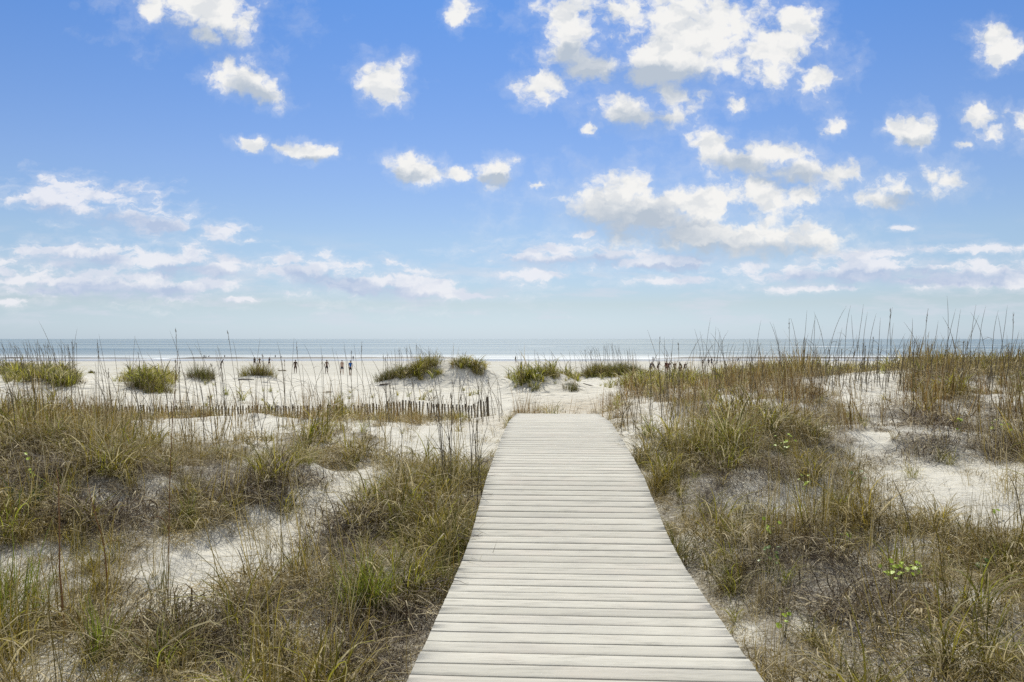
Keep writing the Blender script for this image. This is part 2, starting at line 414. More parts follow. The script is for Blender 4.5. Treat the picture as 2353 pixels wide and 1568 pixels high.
# ------------------------------------------------------------------ sea
def make_sea():
    m, n, l, o = mat('sea_water'); b = NB(m.node_tree)
    P = n.new('ShaderNodeNewGeometry').outputs['Position']
    sx = n.new('ShaderNodeSeparateXYZ'); l.new(P, sx.inputs[0]); Y = sx.outputs[1]
    w1 = b.noise(b.mapping(P, scl=(.05, .22, 1)), 1.0, 6, .6, .3)
    w2 = b.noise(b.mapping(P, scl=(.5, 1.6, 1)), 1.0, 5, .6)
    far = b.mr(Y, 300, 4000, 1, .25)
    nm = b.bump(b.math('ADD', b.math('MULTIPLY', w1, 3.0), b.math('MULTIPLY', w2, .4)), .45, .5)
    # foam: broken lines of white water parallel to the shore
    lines = b.noise(b.mapping(P, scl=(.004, .085, 1)), 1.0, 5, .6, .2)
    nearf = b.mr(Y, 262, 350, 1, 0, True)
    f1 = b.mr(lines, .47, .55, 0, 1, True); shore = b.math('MULTIPLY', b.mr(f1, 0, 1, .30, 1), nearf)
    # two lines of small breakers further out
    jit = b.math('MULTIPLY', b.math('SUBTRACT', b.noise(b.mapping(P, scl=(.012, .004, 1)), 1, 4), .5), 60)
    Yj = b.math('ADD', Y, jit)
    def line(y0, wd):
        return b.mr(b.math('ABSOLUTE', b.math('SUBTRACT', Yj, y0)), 0, wd, 1, 0, True)
    brk = b.mr(b.noise(b.mapping(P, scl=(.008, .002, 1)), 1, 5, .7), .50, .60, 0, 1, True)
    xs = b.mr(sx.outputs[0], -60, 120, .15, 1, True)
    f2 = b.math('MULTIPLY', b.math('MULTIPLY', b.math('ADD', line(690, 26), b.math('MULTIPLY', line(400, 9), .7), clamp=True), brk), xs)
    foam = b.math('MULTIPLY', b.math('MAXIMUM', shore, f2), .85)
    band = b.noise(b.mapping(P, scl=(.0009, .006, 1)), 1, 5, .6)
    c = b.mix(b.mr(band, .35, .65, 0, 1), (.10, .165, .19), (.30, .36, .37))
    c = b.mix(b.mr(Y, 250, 420, .75, 0), c, (.34, .37, .35))
    pr = b.bsdf(c, b.mr(band, .35, .65, .34, .5), .4, nm)
    fo = b.bsdf((.80, .82, .83), .8, .2)
    mx = n.new('ShaderNodeMixShader'); l.new(foam, mx.inputs[0]); l.new(pr, mx.inputs[1]); l.new(fo, mx.inputs[2]); l.new(mx.outputs[0], o.inputs[0])
    rows = [(150, 400), (262, 600), (1200, 2500), (6000, 9000), (60000, 90000)]
    V = []; F = []
    for y, hw in rows: V += [(-hw, y, 0), (hw, y, 0)]
    for i in range(len(rows)-1): F.append((2*i, 2*i+1, 2*i+3, 2*i+2))
    o_ = link(bpy.data.objects.new('sea', np_mesh('sea', V, F, m, smooth=False))); tag(o_, 'calm pale blue sea with a low white surf line', 'sea', kind='structure')
make_sea()
def bar(x0, x1, y, h, hw, seed):
    xs = np.linspace(x0, x1, 260); V = []; 
    env = np.clip(np.minimum(xs-x0, x1-xs)/12, 0, 1)
    top = h*env*(.35+1.1*fbm(xs*.09, xs*0+seed, seed, 4))
    yc = y + 6*(fbm(xs*.02, xs*0, seed+3, 2)-.5)
    prof = [(-1, -.25), (-.55, .55), (0, 1), (.6, .6), (1, -.25)]
    for k, (a, b_) in enumerate(prof):
        V.append(np.stack([xs, yc+a*hw, np.where(b_ > 0, top*b_, -.3)], -1))
    V = np.stack(V, 1).reshape(-1, 3); n = len(prof); i = (np.arange(len(xs)-1)[:, None]*n + np.arange(n-1)[None]).reshape(-1)
    F = np.stack([i, i+n, i+n+1, i+1], -1)
    return V, F
V, F = merge([bar(-122, -14, 262, .62, 3.2, 3), bar(50, 190, 262, .62, 3.2, 9), bar(-190, -128, 264, .45, 3, 5)])
o = link(bpy.data.objects.new('sandbar', np_mesh('sandbar', V, F, simple('dark_wet_sand', (.11, .10, .085), .6, .4, .3, .3)))); tag(o, 'thin dark wet sandbar along the water edge', 'sandbar', kind='structure')

# ------------------------------------------------------------------ boardwalk
def make_boardwalk():
    root = empty('boardwalk', (0, 0, 0)); tag(root, 'pale weathered wooden boardwalk leading over the dunes to the beach', 'boardwalk')
    pitch, th, gap = .1455, .038, .0115
    parts = []; vals = []
    ya = math.atan(.05); y = -2.6; k = 0
    while y < DECK_END-.05:
        yn = y + pitch*math.cos(ya)
        z0, z1 = float(deck_z(y)), float(deck_z(yn))
        pt = math.atan2(z1-z0, pitch)
        w = pitch-gap-random.uniform(0, .003); L = DECK_W + random.uniform(-.008, .008)
        # board with eased edges, a little cup and wander along its length
        ns = 12; prof = [(-.5, -th), (-.5, -.0016), (-.488, 0), (-.2, -.0006), (.2, -.0006), (.488, 0), (.5, -.0016), (.5, -th)]
        cup = random.uniform(.5, 1.6); tilt = random.gauss(0, .0006); wob = random.uniform(0, 6.28); am = random.uniform(.0005, .0022)
        V = []
        for i in range(ns+1):
            s = i/ns-.5
            for (a, h) in prof:
                v = a*w + am*math.sin(wob+s*5)
                hh = h*(cup if h > -.002 else 1) + tilt*math.sin(s*3+wob) + (.0025*(abs(s)*2)**6 if h > -.01 else 0)*random.choice((0, 1))
                V.append((s*L + random.uniform(-.0006, .0006), v, hh))
        V = np.array(V); n = len(prof)
        F = [(i*n+j, i*n+(j+1) % n, (i+1)*n+(j+1) % n, (i+1)*n+j) for i in range(ns) for j in range(n)]
        for b0, fl in ((0, True), (ns*n, False)):
            for q in ((0, 1, 6, 7), (1, 2, 5, 6), (2, 3, 4, 5)):
                t = tuple(b0+i for i in q); F.append(t if fl else t[::-1])
        M = Matrix.Rotation(-ya+random.gauss(0, .0012), 3, 'Z') @ Matrix.Rotation(pt, 3, 'X')
        V = V @ np.array(M).T + np.array([float(deck_x((y+yn)/2)), (y+yn)/2, (z0+z1)/2 + random.gauss(0, .00035)])
        parts.append((V, F)); vals += [random.random()**1.3]*len(V)
        y = yn; k += 1
    V, F = merge(parts)
    me = np_mesh('decking', V, F, M_DECK, {'board': ('FLOAT', 'POINT', vals)}, smooth=False)
    link(bpy.data.objects.new('decking', me), root)
    for off in (-.70, 0, .70):
        ys = np.concatenate([np.arange(-2.5, DECK_END-.4, .5)]); P = []
        V = []; 
        for yy in ys:
            cx = float(deck_x(yy))+off; zt_ = float(deck_z(yy))-.045
            for (a, h) in ((-.02, 0), (.02, 0), (.02, -.15), (-.02, -.15)): V.append((cx+a, yy, zt_+h))
        n = 4; F = [(i*n+j, i*n+(j+1) % n, (i+1)*n+(j+1) % n, (i+1)*n+j) for i in range(len(ys)-1) for j in range(n)] + [(0, 3, 2, 1)]
        link(bpy.data.objects.new('stringer', np_mesh('stringer', V, F, M_BEAM, smooth=False)), root)
    for yy in (-.5, 2.0, 4.5, 7.0, 9.5):
        for off in (-.655, .655):
            cx = float(deck_x(yy))+off*1.0; zt_ = float(deck_z(yy))-.05
            V, F = box((cx, yy, zt_-.35), (.045, .09, .7)); link(bpy.data.objects.new('post', np_mesh('post', V, F, M_BEAM, smooth=False)), root)
make_boardwalk()

# ------------------------------------------------------------------ sand fence
def make_fence():
    x0 = (185-CX)*T*22.3; x1 = (1120-CX)*T*21.6
    def line(x): 
        f = (x-x0)/(x1-x0); return 22.3 + (21.6-22.3)*f + .12*math.sin(x*1.3)
    root = empty('sand_fence', (x1, line(x1), gz1(x1, line(x1)))); tag(root, 'low weathered sand fence of thin wooden slats with leaning pickets', 'fence')
    ox, oy, oz = root.location
    parts = []; x = x0
    def top(x):
        pxl = CX + x/(T*line(x)); 
        t = np.interp(pxl, [185, 500, 800, 870, 935, 1000, 1040, 1085, 1105, 1125], [932, 934, 931, 929, 920, 927, 930, 931, 921, 920])
        return CAMZ-(t-HY)*T*line(x)
    while x < x1-.03:
        y = line(x); zt_ = top(x)+random.gauss(0, .022); zb = min(gz1(x, y)-.1, zt_-.5)
        lean = random.gauss(-.02, .035) + (random.choice((-.12, .1)) if random.random() < .06 else 0)
        P = [(x-lean*.5, y, zb), (x, y, (zb+zt_)/2), (x+lean*.5+random.gauss(0, .006), y+random.gauss(0, .01), zt_)]
        P = np.array(P)-np.array([ox, oy, oz]); w = random.uniform(.017, .021)
        V = []; 
        for p in P:
            for a, b_ in ((-w, -.004), (w, -.004), (w, .004), (-w, .004)): V.append(p+np.array([a, b_, 0]))
        F = [(i*4+j, i*4+(j+1) % 4, (i+1)*4+(j+1) % 4, (i+1)*4+j) for i in range(2) for j in range(4)] + [(8, 9, 10, 11)]
        if random.random() > .03: parts.append((V, F))
        x += random.uniform(.078, .098)
    V, F = merge(parts); link(bpy.data.objects.new('slat_panel', np_mesh('slat_panel', V, F, M_SLAT, smooth=False)), root)
    for dz in (-.1, -.42):
        xs = np.linspace(x0, x1, 120); P = [(a-ox, line(a)-oy+.008*math.sin(a*31), top(a)+dz-oz) for a in xs]
        V, F = tube(P, .004, 4); link(bpy.data.objects.new('wire', np_mesh('wire', V, F, M_WIRE)), root)
    for a, ht, r in ((x1, .10, .042), (x1-3.4, .03, .035), (x1-6.9, .02, .035), (x1-10.3, .03, .035)):
        y = line(a)+.05; g = gz1(a, y)-.2
        V, F = tube([(a-ox+.04, y-oy, g-oz), (a-ox+.015, y-oy, (g+top(a))/2-oz), (a-ox, y-oy, top(a)+ht-oz)], [r, r*.97, r*.9], 8)
        link(bpy.data.objects.new('fence_post', np_mesh('fence_post', V, F, M_POST)), root)
make_fence()

# ------------------------------------------------------------------ grass blades
def blades(n, rad, L, tilt, bend, w, seg=4, z0=(0, 0), seed=1, straight=0, phi_bias=None, wob=0):
    r = np.random.default_rng(seed)
    ph = r.uniform(0, 2*np.pi, n); rr = rad*np.sqrt(r.uniform(0, 1, n)); pa = r.uniform(0, 2*np.pi, n)
    ph = np.where(r.uniform(size=n) < .6, pa+r.normal(0, .7, n), ph)     # mostly outward
    ln = r.uniform(*L, n); t0 = np.abs(r.normal(0, 1, n))*tilt[1]+tilt[0]; bd = r.uniform(*bend, n); ww = w*r.uniform(.6, 1.25, n)
    base = np.stack([rr*np.cos(pa), rr*np.sin(pa), r.uniform(*z0, n)], -1)
    S = np.linspace(0, 1, seg+1)
    P = np.zeros((n, seg+1, 3)); P[:, 0] = base; kink = r.normal(0, wob, (n, seg+1)); az = ph[:, None]+np.cumsum(kink, 1)
    for i in range(1, seg+1):
        sm = (S[i]+S[i-1])/2; th = t0+bd*sm**1.5 + kink[:, i]
        d = np.stack([np.sin(th)*np.cos(az[:, i]), np.sin(th)*np.sin(az[:, i]), np.cos(th)], -1)
        P[:, i] = P[:, i-1]+d*(ln/seg)[:, None]
    P[:, :, 2] = np.maximum(P[:, :, 2], .004+.01*r.uniform(size=(n, 1)))
    P[:, 0] = base
    tw = ph+np.pi/2+r.normal(0, .6, n)
    side = np.stack([np.cos(tw), np.sin(tw), r.normal(0, .25, n)], -1)
    prof = np.interp(S, [0, .3, .8, 1], [.75, 1, .6, .12])
    off = side[:, None]*(ww[:, None]*prof[None])[:, :, None]/2
    V = np.stack([P-off, P+off], 2).reshape(-1, 3)
    k = np.arange(n)[:, None]*(2*(seg+1)) + 2*np.arange(seg)[None]
    F = np.stack([k, k+1, k+3, k+2], -1).reshape(-1, 4)
    bl = np.repeat(r.uniform(0, 1, n), 2*(seg+1)); s = np.tile(np.repeat(S, 2), n)
    return V, F, bl, s
def bmerge(ps):
    V, F = merge([(p[0], p[1]) for p in ps]); return V, F, np.concatenate([p[2] for p in ps]), np.concatenate([p[3] for p in ps])
M_FOL = foliage('grass_blades', .28); M_FOLG = foliage('fresh_grass_blades', .5)
def proto(name, data, m):
    V, F, bl, s = data
    me = np_mesh(name, V, F, m, {'bl': ('FLOAT', 'POINT', bl), 's': ('FLOAT', 'POINT', s)}, smooth=False)
    return bpy.data.objects.new(name, me)
def protoset(cname, fn, m, k=5):
    c = bpy.data.collections.new(cname)
    for i in range(k): c.objects.link(proto('%s_%02d' % (cname, i), fn(i), m))
    return c
NEARW, MIDW, FARW = .0056, .0092, .016
SETS = {}
def mk(tag_, w, dens, seg):
    # arching green tuft / dry low tangle / upright brown stems / loose thin mat
    SETS['green'+tag_] = protoset('tuft_green'+tag_, lambda i: bmerge([blades(int(40*dens), .07, (.24, .56), (.05, .26), (.7, 2.5), w*1.3, seg+1, seed=10+i, wob=.08), blades(int(20*dens), .12, (.12, .28), (.5, .4), (.5, 2.4), w, seg, seed=60+i, wob=.25)]), M_FOLG, 7)
    SETS['tangle'+tag_] = protoset('tuft_tangle'+tag_, lambda i: bmerge([blades(int(40*dens), .15, (.10, .32), (.4, .5), (1.0, 3.6), w, seg+1, (0, .10), seed=110+i, wob=.4), blades(int(24*dens), .18, (.12, .42), (1.15, .3), (-.6, 1.6), w*.8, seg, (.02, .10), seed=150+i, wob=.35)]), M_FOL, 8)
    SETS['stem'+tag_] = protoset('tuft_stem'+tag_, lambda i: bmerge([blades(int(14*dens)+2, .10, (.25, .72), (.02, .13), (-.1, .5), w*.8, seg, seed=210+i, wob=.08), blades(int(16*dens), .12, (.08, .26), (.4, .4), (.6, 2.6), w*.8, seg, seed=260+i, wob=.3)]), M_FOL, 7)
    SETS['mat'+tag_] = protoset('tuft_mat'+tag_, lambda i: bmerge([blades(int(9*dens)+1, .25, (.08, .32), (1.25, .2), (-.5, .6), w*.8, seg, (.004, .03), seed=310+i, wob=.4), blades(int(8*dens)+1, .15, (.08, .26), (.3, .4), (.3, 1.8), w*.8, seg, seed=360+i, wob=.25)]), M_FOL, 7)
mk('_near', NEARW, .85, 5); mk('_mid', MIDW, .58, 4); mk('_far', FARW, .42, 3)

def scatter(name, coll, P, rotz, tiltv, scl, tint, label, cat):
    """one stuff object: geometry nodes set one of the tufts of coll on every point"""
    n = len(P)
    me = bpy.data.meshes.new(name); me.vertices.add(n); me.vertices.foreach_set('co', np.asarray(P, np.float32).ravel())
    a = me.attributes.new('rot', 'FLOAT_VECTOR', 'POINT'); a.data.foreach_set('vector', np.stack([tiltv[:, 0], tiltv[:, 1], rotz], -1).astype(np.float32).ravel())
    a = me.attributes.new('scl', 'FLOAT_VECTOR', 'POINT'); a.data.foreach_set('vector', np.asarray(scl, np.float32).ravel())
    a = me.attributes.new('tint', 'FLOAT_COLOR', 'POINT'); a.data.foreach_set('color', np.concatenate([tint, np.ones((n, 1))], 1).astype(np.float32).ravel())
    a = me.attributes.new('idx', 'INT', 'POINT'); a.data.foreach_set('value', rng.integers(0, len(coll.objects), n).astype(np.int32))
    o = link(bpy.data.objects.new(name, me))
    ng = bpy.data.node_groups.new(name, 'GeometryNodeTree'); ng.interface.new_socket('Geometry', in_out='INPUT', socket_type='NodeSocketGeometry'); ng.interface.new_socket('Geometry', in_out='OUTPUT', socket_type='NodeSocketGeometry')
    N = ng.nodes; L = ng.links
    gi = N.new('NodeGroupInput'); go = N.new('NodeGroupOutput'); ip = N.new('GeometryNodeInstanceOnPoints'); ci = N.new('GeometryNodeCollectionInfo')
    ci.inputs['Collection'].default_value = coll; ci.inputs['Separate Children'].default_value = True; ci.inputs['Reset Children'].default_value = True
    def na(nm, t):
        k = N.new('GeometryNodeInputNamedAttribute'); k.data_type = t; k.inputs['Name'].default_value = nm; return k.outputs[0]
    m2p = N.new('GeometryNodeMeshToPoints'); L.new(gi.outputs[0], m2p.inputs[0])
    L.new(m2p.outputs[0], ip.inputs['Points']); L.new(ci.outputs[0], ip.inputs['Instance']); ip.inputs['Pick Instance'].default_value = True
    L.new(na('idx', 'INT'), ip.inputs['Instance Index']); 
    e2r = N.new('FunctionNodeEulerToRotation'); L.new(na('rot', 'FLOAT_VECTOR'), e2r.inputs[0]); L.new(e2r.outputs[0], ip.inputs['Rotation'])
    L.new(na('scl', 'FLOAT_VECTOR'), ip.inputs['Scale']); L.new(ip.outputs[0], go.inputs[0])
    md = o.modifiers.new('scatter', 'NODES'); md.node_group = ng
    tag(o, label, cat, kind='stuff'); return o

# ---- sample points over the dunes
def sample(z0, z1, per_m2, margin=1.5):
    A = []; 
    edges = np.geomspace(z0, z1, 30) if z0 > 0 else np.linspace(z0, z1, 30)
    for a, b_ in zip(edges[:-1], edges[1:]):
        hw = .72*max(b_, 1)+margin; n = rng.poisson(per_m2*2*hw*(b_-a))
        A.append(np.stack([rng.uniform(-hw, hw, n), rng.uniform(a, b_, n)], -1))
    return np.vstack(A)
GREEN = [(1050,1190,75,150,.9),(1095,1130,40,120,.8),(15,1430,90,150,.9),(60,1300,60,60,.5),(830,1400,70,60,.5),(225,1530,60,50,.6),(1520,1080,110,70,.75),(1620,1020,110,60,.5),(1565,1255,50,50,.8),
         (880,1080,80,60,.6),(620,1050,90,40,.35),(2250,1520,120,80,.55),(1700,1480,40,120,.5),(1900,1150,60,50,.6),(960,1300,60,90,.7),(430,1180,30,40,.5),(2060,1090,60,30,.4),(2300,1360,60,60,.4),(1640,1540,60,60,.4),(480,940,60,20,.9),(940,945,60,20,.8),(1070,955,50,20,.8),(60,955,80,25,.8),(810,948,40,20,.8)]
BROWN = [(470,1125,300,50,.9),(230,1190,140,50,.9),(880,1500,130,110,.7),(1760,1140,190,70,.9),(2150,1010,240,70,.8),(560,1480,220,80,.5),(1850,1330,160,80,.6),(800,1260,80,60,.7),(2000,1380,180,50,.6),(100,1110,120,60,.6)]
def zones(px, py):
    g = np.full(px.shape, .13); d = np.full(px.shape, .18)
    for (cx, cy, rx, ry, s) in GREEN: g = np.maximum(g, s*E(px, py, cx, cy, rx, ry, 0, .6))
    for (cx, cy, rx, ry, s) in BROWN: d = np.maximum(d, min(1, s*1.25)*E(px, py, cx, cy, rx, ry, 0, .6))
    st = .26 + .95*np.exp(-((py-935)/70.)**2)
    fg = sst(26, 30, HY*0+py*0+0) if False else 0
    return g, d, st
C_GREEN = np.array([.175, .185, .018]); C_LIME = np.array([.23, .25, .03]); C_OLIVE = np.array([.27, .205, .038]); C_RED = np.array([.215, .125, .038]); C_GREY = np.array([.34, .26, .13]); C_DARK = np.array([.060, .041, .029])
def field(suffix, z0, z1, per_m2, scale, margin=1.5):
    P = sample(z0, z1, per_m2, margin); x, y = P[:, 0], P[:, 1]
    z = terr(x, y); c = cover(x, y, z); z = z+hummock(x, y, c)
    px, py = proj(x, y, z)
    patch = fbm(x*2.3, y*2.3, 91, 3)
    dn = np.clip(c*(.30+1.25*sst(.36, .58, patch)), 0, 1)
    dz = zones(px, py)[1]; dn = np.maximum(dn, (.5+.4*sst(.45, .85, dz))*sst(.5, .8, c)*(y < 22))
    keep = rng.uniform(size=len(x)) < np.maximum(dn, (.15 if z0 < 9 else .09)*(y < 26)*sst(.84, 1.1, np.abs(x-deck_x(y)))*(1-sst(14, 15, y)*np.exp(-((x-deck_x(y))/2.0)**4)))
    x, y, z, c, px, py, dn = [v[keep] for v in (x, y, z, c, px, py, dn)]
    g, d, st = zones(px, py)
    fargreen = sst(26.5, 28.5, y)
    # the green crests behind the near dunes
    g = np.maximum(g, fargreen*.95); 
    q = fbm(x*.8+3, y*.8, 101, 3); g = g*(.6+.9*q); d = d*(.5+1.0*fbm(x*.7, y*.7+8, 131, 3))
    thin = (dn < .22)&(y < 26)
    wg = g; wt = .6+1.2*d; ws = st*.72; wm = np.full(len(x), .2)
    wt = wt*(1-.9*fargreen); ws = ws*(1-.75*fargreen); wm = wm*(1-fargreen)
    wm = np.where(thin, 1.6, wm); wt = np.where(thin, .3, wt); wg = np.where(thin, wg*.5, wg)
    W = np.stack([wg, wt, ws, wm], -1); W /= W.sum(1)[:, None]
    k = (rng.uniform(size=len(x))[:, None] > np.cumsum(W, 1)).sum(1).clip(0, 3)
    n = len(x)
    u = rng.uniform(size=(n, 1)); v = rng.uniform(size=(n, 1))
    dd = np.clip(d*1.6, 0, 1)[:, None]; rz = np.exp(-((py-930)/80.)**2)[:, None]
    hue = fbm(x*1.9, y*1.9, 171, 3)[:, None]
    tg = C_GREEN*(1-u)+C_OLIVE*u; tg = tg*(1-.4*fargreen[:, None])+C_LIME*.4*fargreen[:, None]; tg = np.where(v > .93, C_LIME, tg)
    tt = C_OLIVE*(1-dd)*.85+C_DARK*dd + 0; tt = tt*(1-.40*u*(1-.6*dd))+C_GREY*.40*u*(1-.6*dd); tt = tt*(.75+.55*hue)
    ts = (C_OLIVE*(1-rz)+C_RED*rz)*(.7+.5*u)
    tm = C_OLIVE*.35+C_DARK*.45+C_GREY*.15*u
    tint = np.select([(k == 0)[:, None], (k == 1)[:, None], (k == 2)[:, None]], [tg, tt, ts], tm)
    s = scale*rng.uniform(.6, 1.35, n)*(.62+.62*sst(.38, .68, fbm(x*1.7+31, y*1.7, 191, 2)))*(.85+.3*np.clip(c, 0, 1))
    s = s*np.interp(y, [2, 5.5], [.62, 1])
    # shorter near the edge of the boardwalk so the deck stays clear
    ex = np.abs(x-deck_x(y)); s = np.where((ex < 1.15) & (y < DECK_END), s*(.5+.5*sst(.84, 1.2, ex)), s)
    rot = rng.uniform(0, 6.283, n); til = rng.normal(0, .12, (n, 2))
    kinds = ['green', 'tangle', 'stem', 'mat']
    names = ['green_grass', 'dry_grass', 'brown_stems', 'thin_grass']
    labs = ['olive green beach grass growing through the dunes', 'tangled dry grey brown grass covering the dunes', 'upright reddish brown dead stems standing in the dune grass', 'thin scattered blades and dead straw on bare sand']
    for i in range(4):
        m = k == i
        if m.sum() == 0: continue
        ss = s[m][:, None]*np.ones(3)
        if kinds[i] == 'tangle': ss = ss*np.array([1.1, 1.1, 1.0])
        wh = {'_near': 'in the foreground', '_mid': 'in the middle distance', '_far': 'on the far dunes'}[suffix]
        scatter(names[i], SETS[kinds[i]+suffix], np.stack([x, y, z-.01], -1)[m], rot[m], til[m], ss, tint[m], labs[i]+' '+wh, 'grass')
field('_near', .3, 9.5, 84, .9)
field('_mid', 9.5, 22, 25, .9, 3)
field('_far', 22, 50, 15, 1.25, 4)

# ------------------------------------------------------------------ single clumps of grass on the far sand and by the deck
def add_tint(name, data, m):
    V, F, bl, s = data
    return np_mesh(name, V, F, m, {'bl': ('FLOAT', 'POINT', bl), 's': ('FLOAT', 'POINT', s)}, smooth=False)
M_CL = {'yg': blademat('clump_yellow_green', (.22, .20, .03), .4), 'g': blademat('clump_olive_green', (.14, .145, .026), .4),
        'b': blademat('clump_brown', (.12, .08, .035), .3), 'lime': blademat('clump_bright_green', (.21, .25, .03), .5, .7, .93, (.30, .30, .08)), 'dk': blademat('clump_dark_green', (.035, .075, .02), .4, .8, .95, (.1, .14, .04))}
def clump(px, py, rx, ry, L, n, kind, label, cat='grass clump', name='grass_clump', w=None, seed=1, group=None, tilt=(.02, .3), bend=(.2, 1.2), dead=True):
    """a clump whose base spreads rx by ry metres; bases follow the sand"""
    x0, y0, z0 = hit(px, py); r = np.random.default_rng(seed)
    w = w or max(.004, y0*.00045)
    if y0 > 20: L = (L[0]*1.15, L[1]*1.3)
    V, F, bl, s = blades(n, 1, L, tilt, bend, w, 4 if y0 > 12 else 5, seed=seed, wob=.08)
    k = V.reshape(n, -1, 3); base = k[:, :2].mean(1)
    nb = base.copy(); sub = r.normal(0, .42, (6, 2)); pick = r.integers(0, 6, n); own = r.uniform(size=n) < .55
    nb[:, 0] = np.where(own, sub[pick, 0]+nb[:, 0]*.35, nb[:, 0])*rx; nb[:, 1] = np.where(own, sub[pick, 1]+nb[:, 1]*.35, nb[:, 1])*ry
    gzz = gz(x0+nb[:, 0], y0+nb[:, 1])-.01
    rd = np.sqrt((base[:, :2]**2).sum(1)); lf = r.uniform(.75, 1.1, n)*(1.12-.62*rd**1.5); cen = k[:, :1].copy(); k = cen+(k-cen)*lf[:, None, None]
    k += (nb-base)[:, None]; k[:, :, 2] += (gzz-z0)[:, None]
    ms = add_tint(name, (k.reshape(-1, 3), F, bl, s), M_CL[kind])
    o = link(bpy.data.objects.new(name, ms)); o.location = (x0, y0, z0); tag(o, label, cat, group)
    if dead and n >= 150:
        V, F, bl, s = blades(n//4, 1, (L[0]*.7, L[1]*.9), (.3, .5), (.6, 2.2), w, 4, seed=seed+500, wob=.2)
        k = V.reshape(n//4, -1, 3); base = k[:, :2].mean(1); nb = base.copy(); nb[:, 0] *= rx; nb[:, 1] *= ry
        k += (nb-base)[:, None]; k[:, :, 2] += (gz(x0+nb[:, 0], y0+nb[:, 1])-z0-.01)[:, None]
        c = link(bpy.data.objects.new('dead_blades', add_tint('dead_blades', (k.reshape(-1, 3), F, bl, s), M_CL['b'])), o)
    return o
FG = 'grass clumps dotted over the white sand'
clump(345, 893, 1.0, .5, (.3, .65), 900, 'yg', 'yellow green grass clump on a sand knoll, in front of a brown dead dome', seed=11, group=FG)
clump(345, 872, .95, .5, (.35, .75), 800, 'b', 'dark brown dome of dead grass directly behind the yellow green clump on the knoll', seed=12, group=FG)
clump(460, 868, .75, .5, (.35, .75), 800, 'g', 'round dark olive grass clump between the brown domed clump and the stooping person', seed=13, group=FG)
clump(590, 862, .85, .5, (.4, .85), 800, 'yg', 'spiky yellow green clump hiding the legs of two walking people', seed=14, group=FG)
clump(622, 862, .3, .2, (.25, .5), 160, 'g', 'small thin grass tuft just right of the spiky yellow green clump', seed=15, group=FG)
clump(648, 853, .7, .3, (.1, .25), 160, 'b', 'low flat brown grass patch left of the walker nearest the grass', seed=16, group=FG)
clump(905, 867, .9, .5, (.35, .7), 800, 'g', 'olive grass clump at the left foot of the central dune ridge', seed=17, group=FG)
clump(965, 855, .95, .5, (.35, .75), 900, 'yg', 'dense olive clump on the shoulder of the central dune ridge under tall stalks', seed=18, group=FG)
clump(1075, 840, .9, .4, (.2, .45), 500, 'g', 'low green grass fringe along the right crest of the central dune ridge', seed=19, group=FG)
clump(1098, 858, .35, .3, (.25, .45), 200, 'yg', 'small green clump at the right foot of the central dune ridge', seed=20, group=FG)
clump(1195, 862, .5, .35, (.3, .55), 450, 'g', 'olive clump on the left side of the small dune beyond the boardwalk end', seed=21, group=FG)
clump(1262, 862, .45, .3, (.25, .5), 350, 'yg', 'green clump on top of the small dune beyond the boardwalk end', seed=22, group=FG)
clump(1312, 896, .35, .3, (.2, .45), 260, 'g', 'sprawling grass clump at the right foot of the small dune beyond the boardwalk', seed=23, group=FG)
clump(1228, 898, .2, .2, (.15, .35), 90, 'g', 'thin grass tuft on the near sand slope of the small dune', seed=24, group=FG)
clump(1365, 862, 1.1, .5, (.4, .8), 900, 'yg', 'broad yellow green clump left half of the long low dune behind the path', seed=25, group=FG)
clump(1430, 860, 1.2, .5, (.4, .8), 900, 'g', 'broad dense green clump right half of the long low dune behind the path', seed=26, group=FG)
clump(1403, 910, .12, .12, (.1, .22), 40, 'b', 'tiny tuft alone on the bare sand right of the small dune', seed=27, group=FG)
clump(160, 880, .6, .4, (.25, .5), 260, 'g', 'dark green tuft at the foot of the left dune', seed=28, group=FG)
clump(210, 858, .4, .3, (.25, .5), 160, 'g', 'sparse green tuft on flat sand right of the left dune', seed=29, group=FG)
clump(830, 1415, .22, .16, (.3, .62), 260, 'lime', 'bright lime green grass clump in the dry grass left of the boardwalk', name='green_grass_clump', seed=31, tilt=(.02, .2), bend=(.3, 1.3), dead=False, w=.0075)
clump(1035, 1290, .16, .2, (.35, .6), 180, 'g', 'tall arching green clump against the left edge of the boardwalk', name='green_grass_clump', seed=32, dead=False, w=.0065)
clump(1010, 1370, .2, .2, (.3, .55), 170, 'g', 'arching green clump beside the boardwalk, nearer than the tall arching one', name='green_grass_clump', seed=33, dead=False, w=.0065)
clump(232, 1545, .09, .09, (.25, .5), 70, 'lime', 'small bright green tuft at the bottom edge left of the sand', name='green_grass_clump', seed=34, tilt=(.02, .15), bend=(.1, .8), dead=False, w=.007)
clump(25, 1460, .25, .2, (.35, .65), 170, 'lime', 'upright bright green grass clump in the bottom left corner', name='green_grass_clump', seed=35, tilt=(.02, .15), bend=(.1, .8), dead=False, w=.0065)
clump(438, 1225, .06, .05, (.25, .4), 45, 'lime', 'narrow lime green tuft in dark dead grass above the left sand patch', name='green_grass_clump', seed=36, tilt=(.02, .1), bend=(.1, .5), dead=False, w=.008)
clump(45, 1205, .28, .2, (.2, .45), 160, 'dk', 'dark green leafy clump in the shade of the left hummock', name='green_grass_clump', seed=37, dead=False, w=.008)
clump(370, 1400, .08, .06, (.35, .6), 40, 'g', 'thin upright green tuft on the left sand patch', name='green_grass_clump', seed=38, tilt=(.02, .12), bend=(.1, .6), dead=False, w=.006)
clump(1560, 1290, .16, .16, (.25, .42), 220, 'g', 'dense olive tuft touching the right edge of the boardwalk', name='green_grass_clump', seed=39, dead=True, w=.0055)

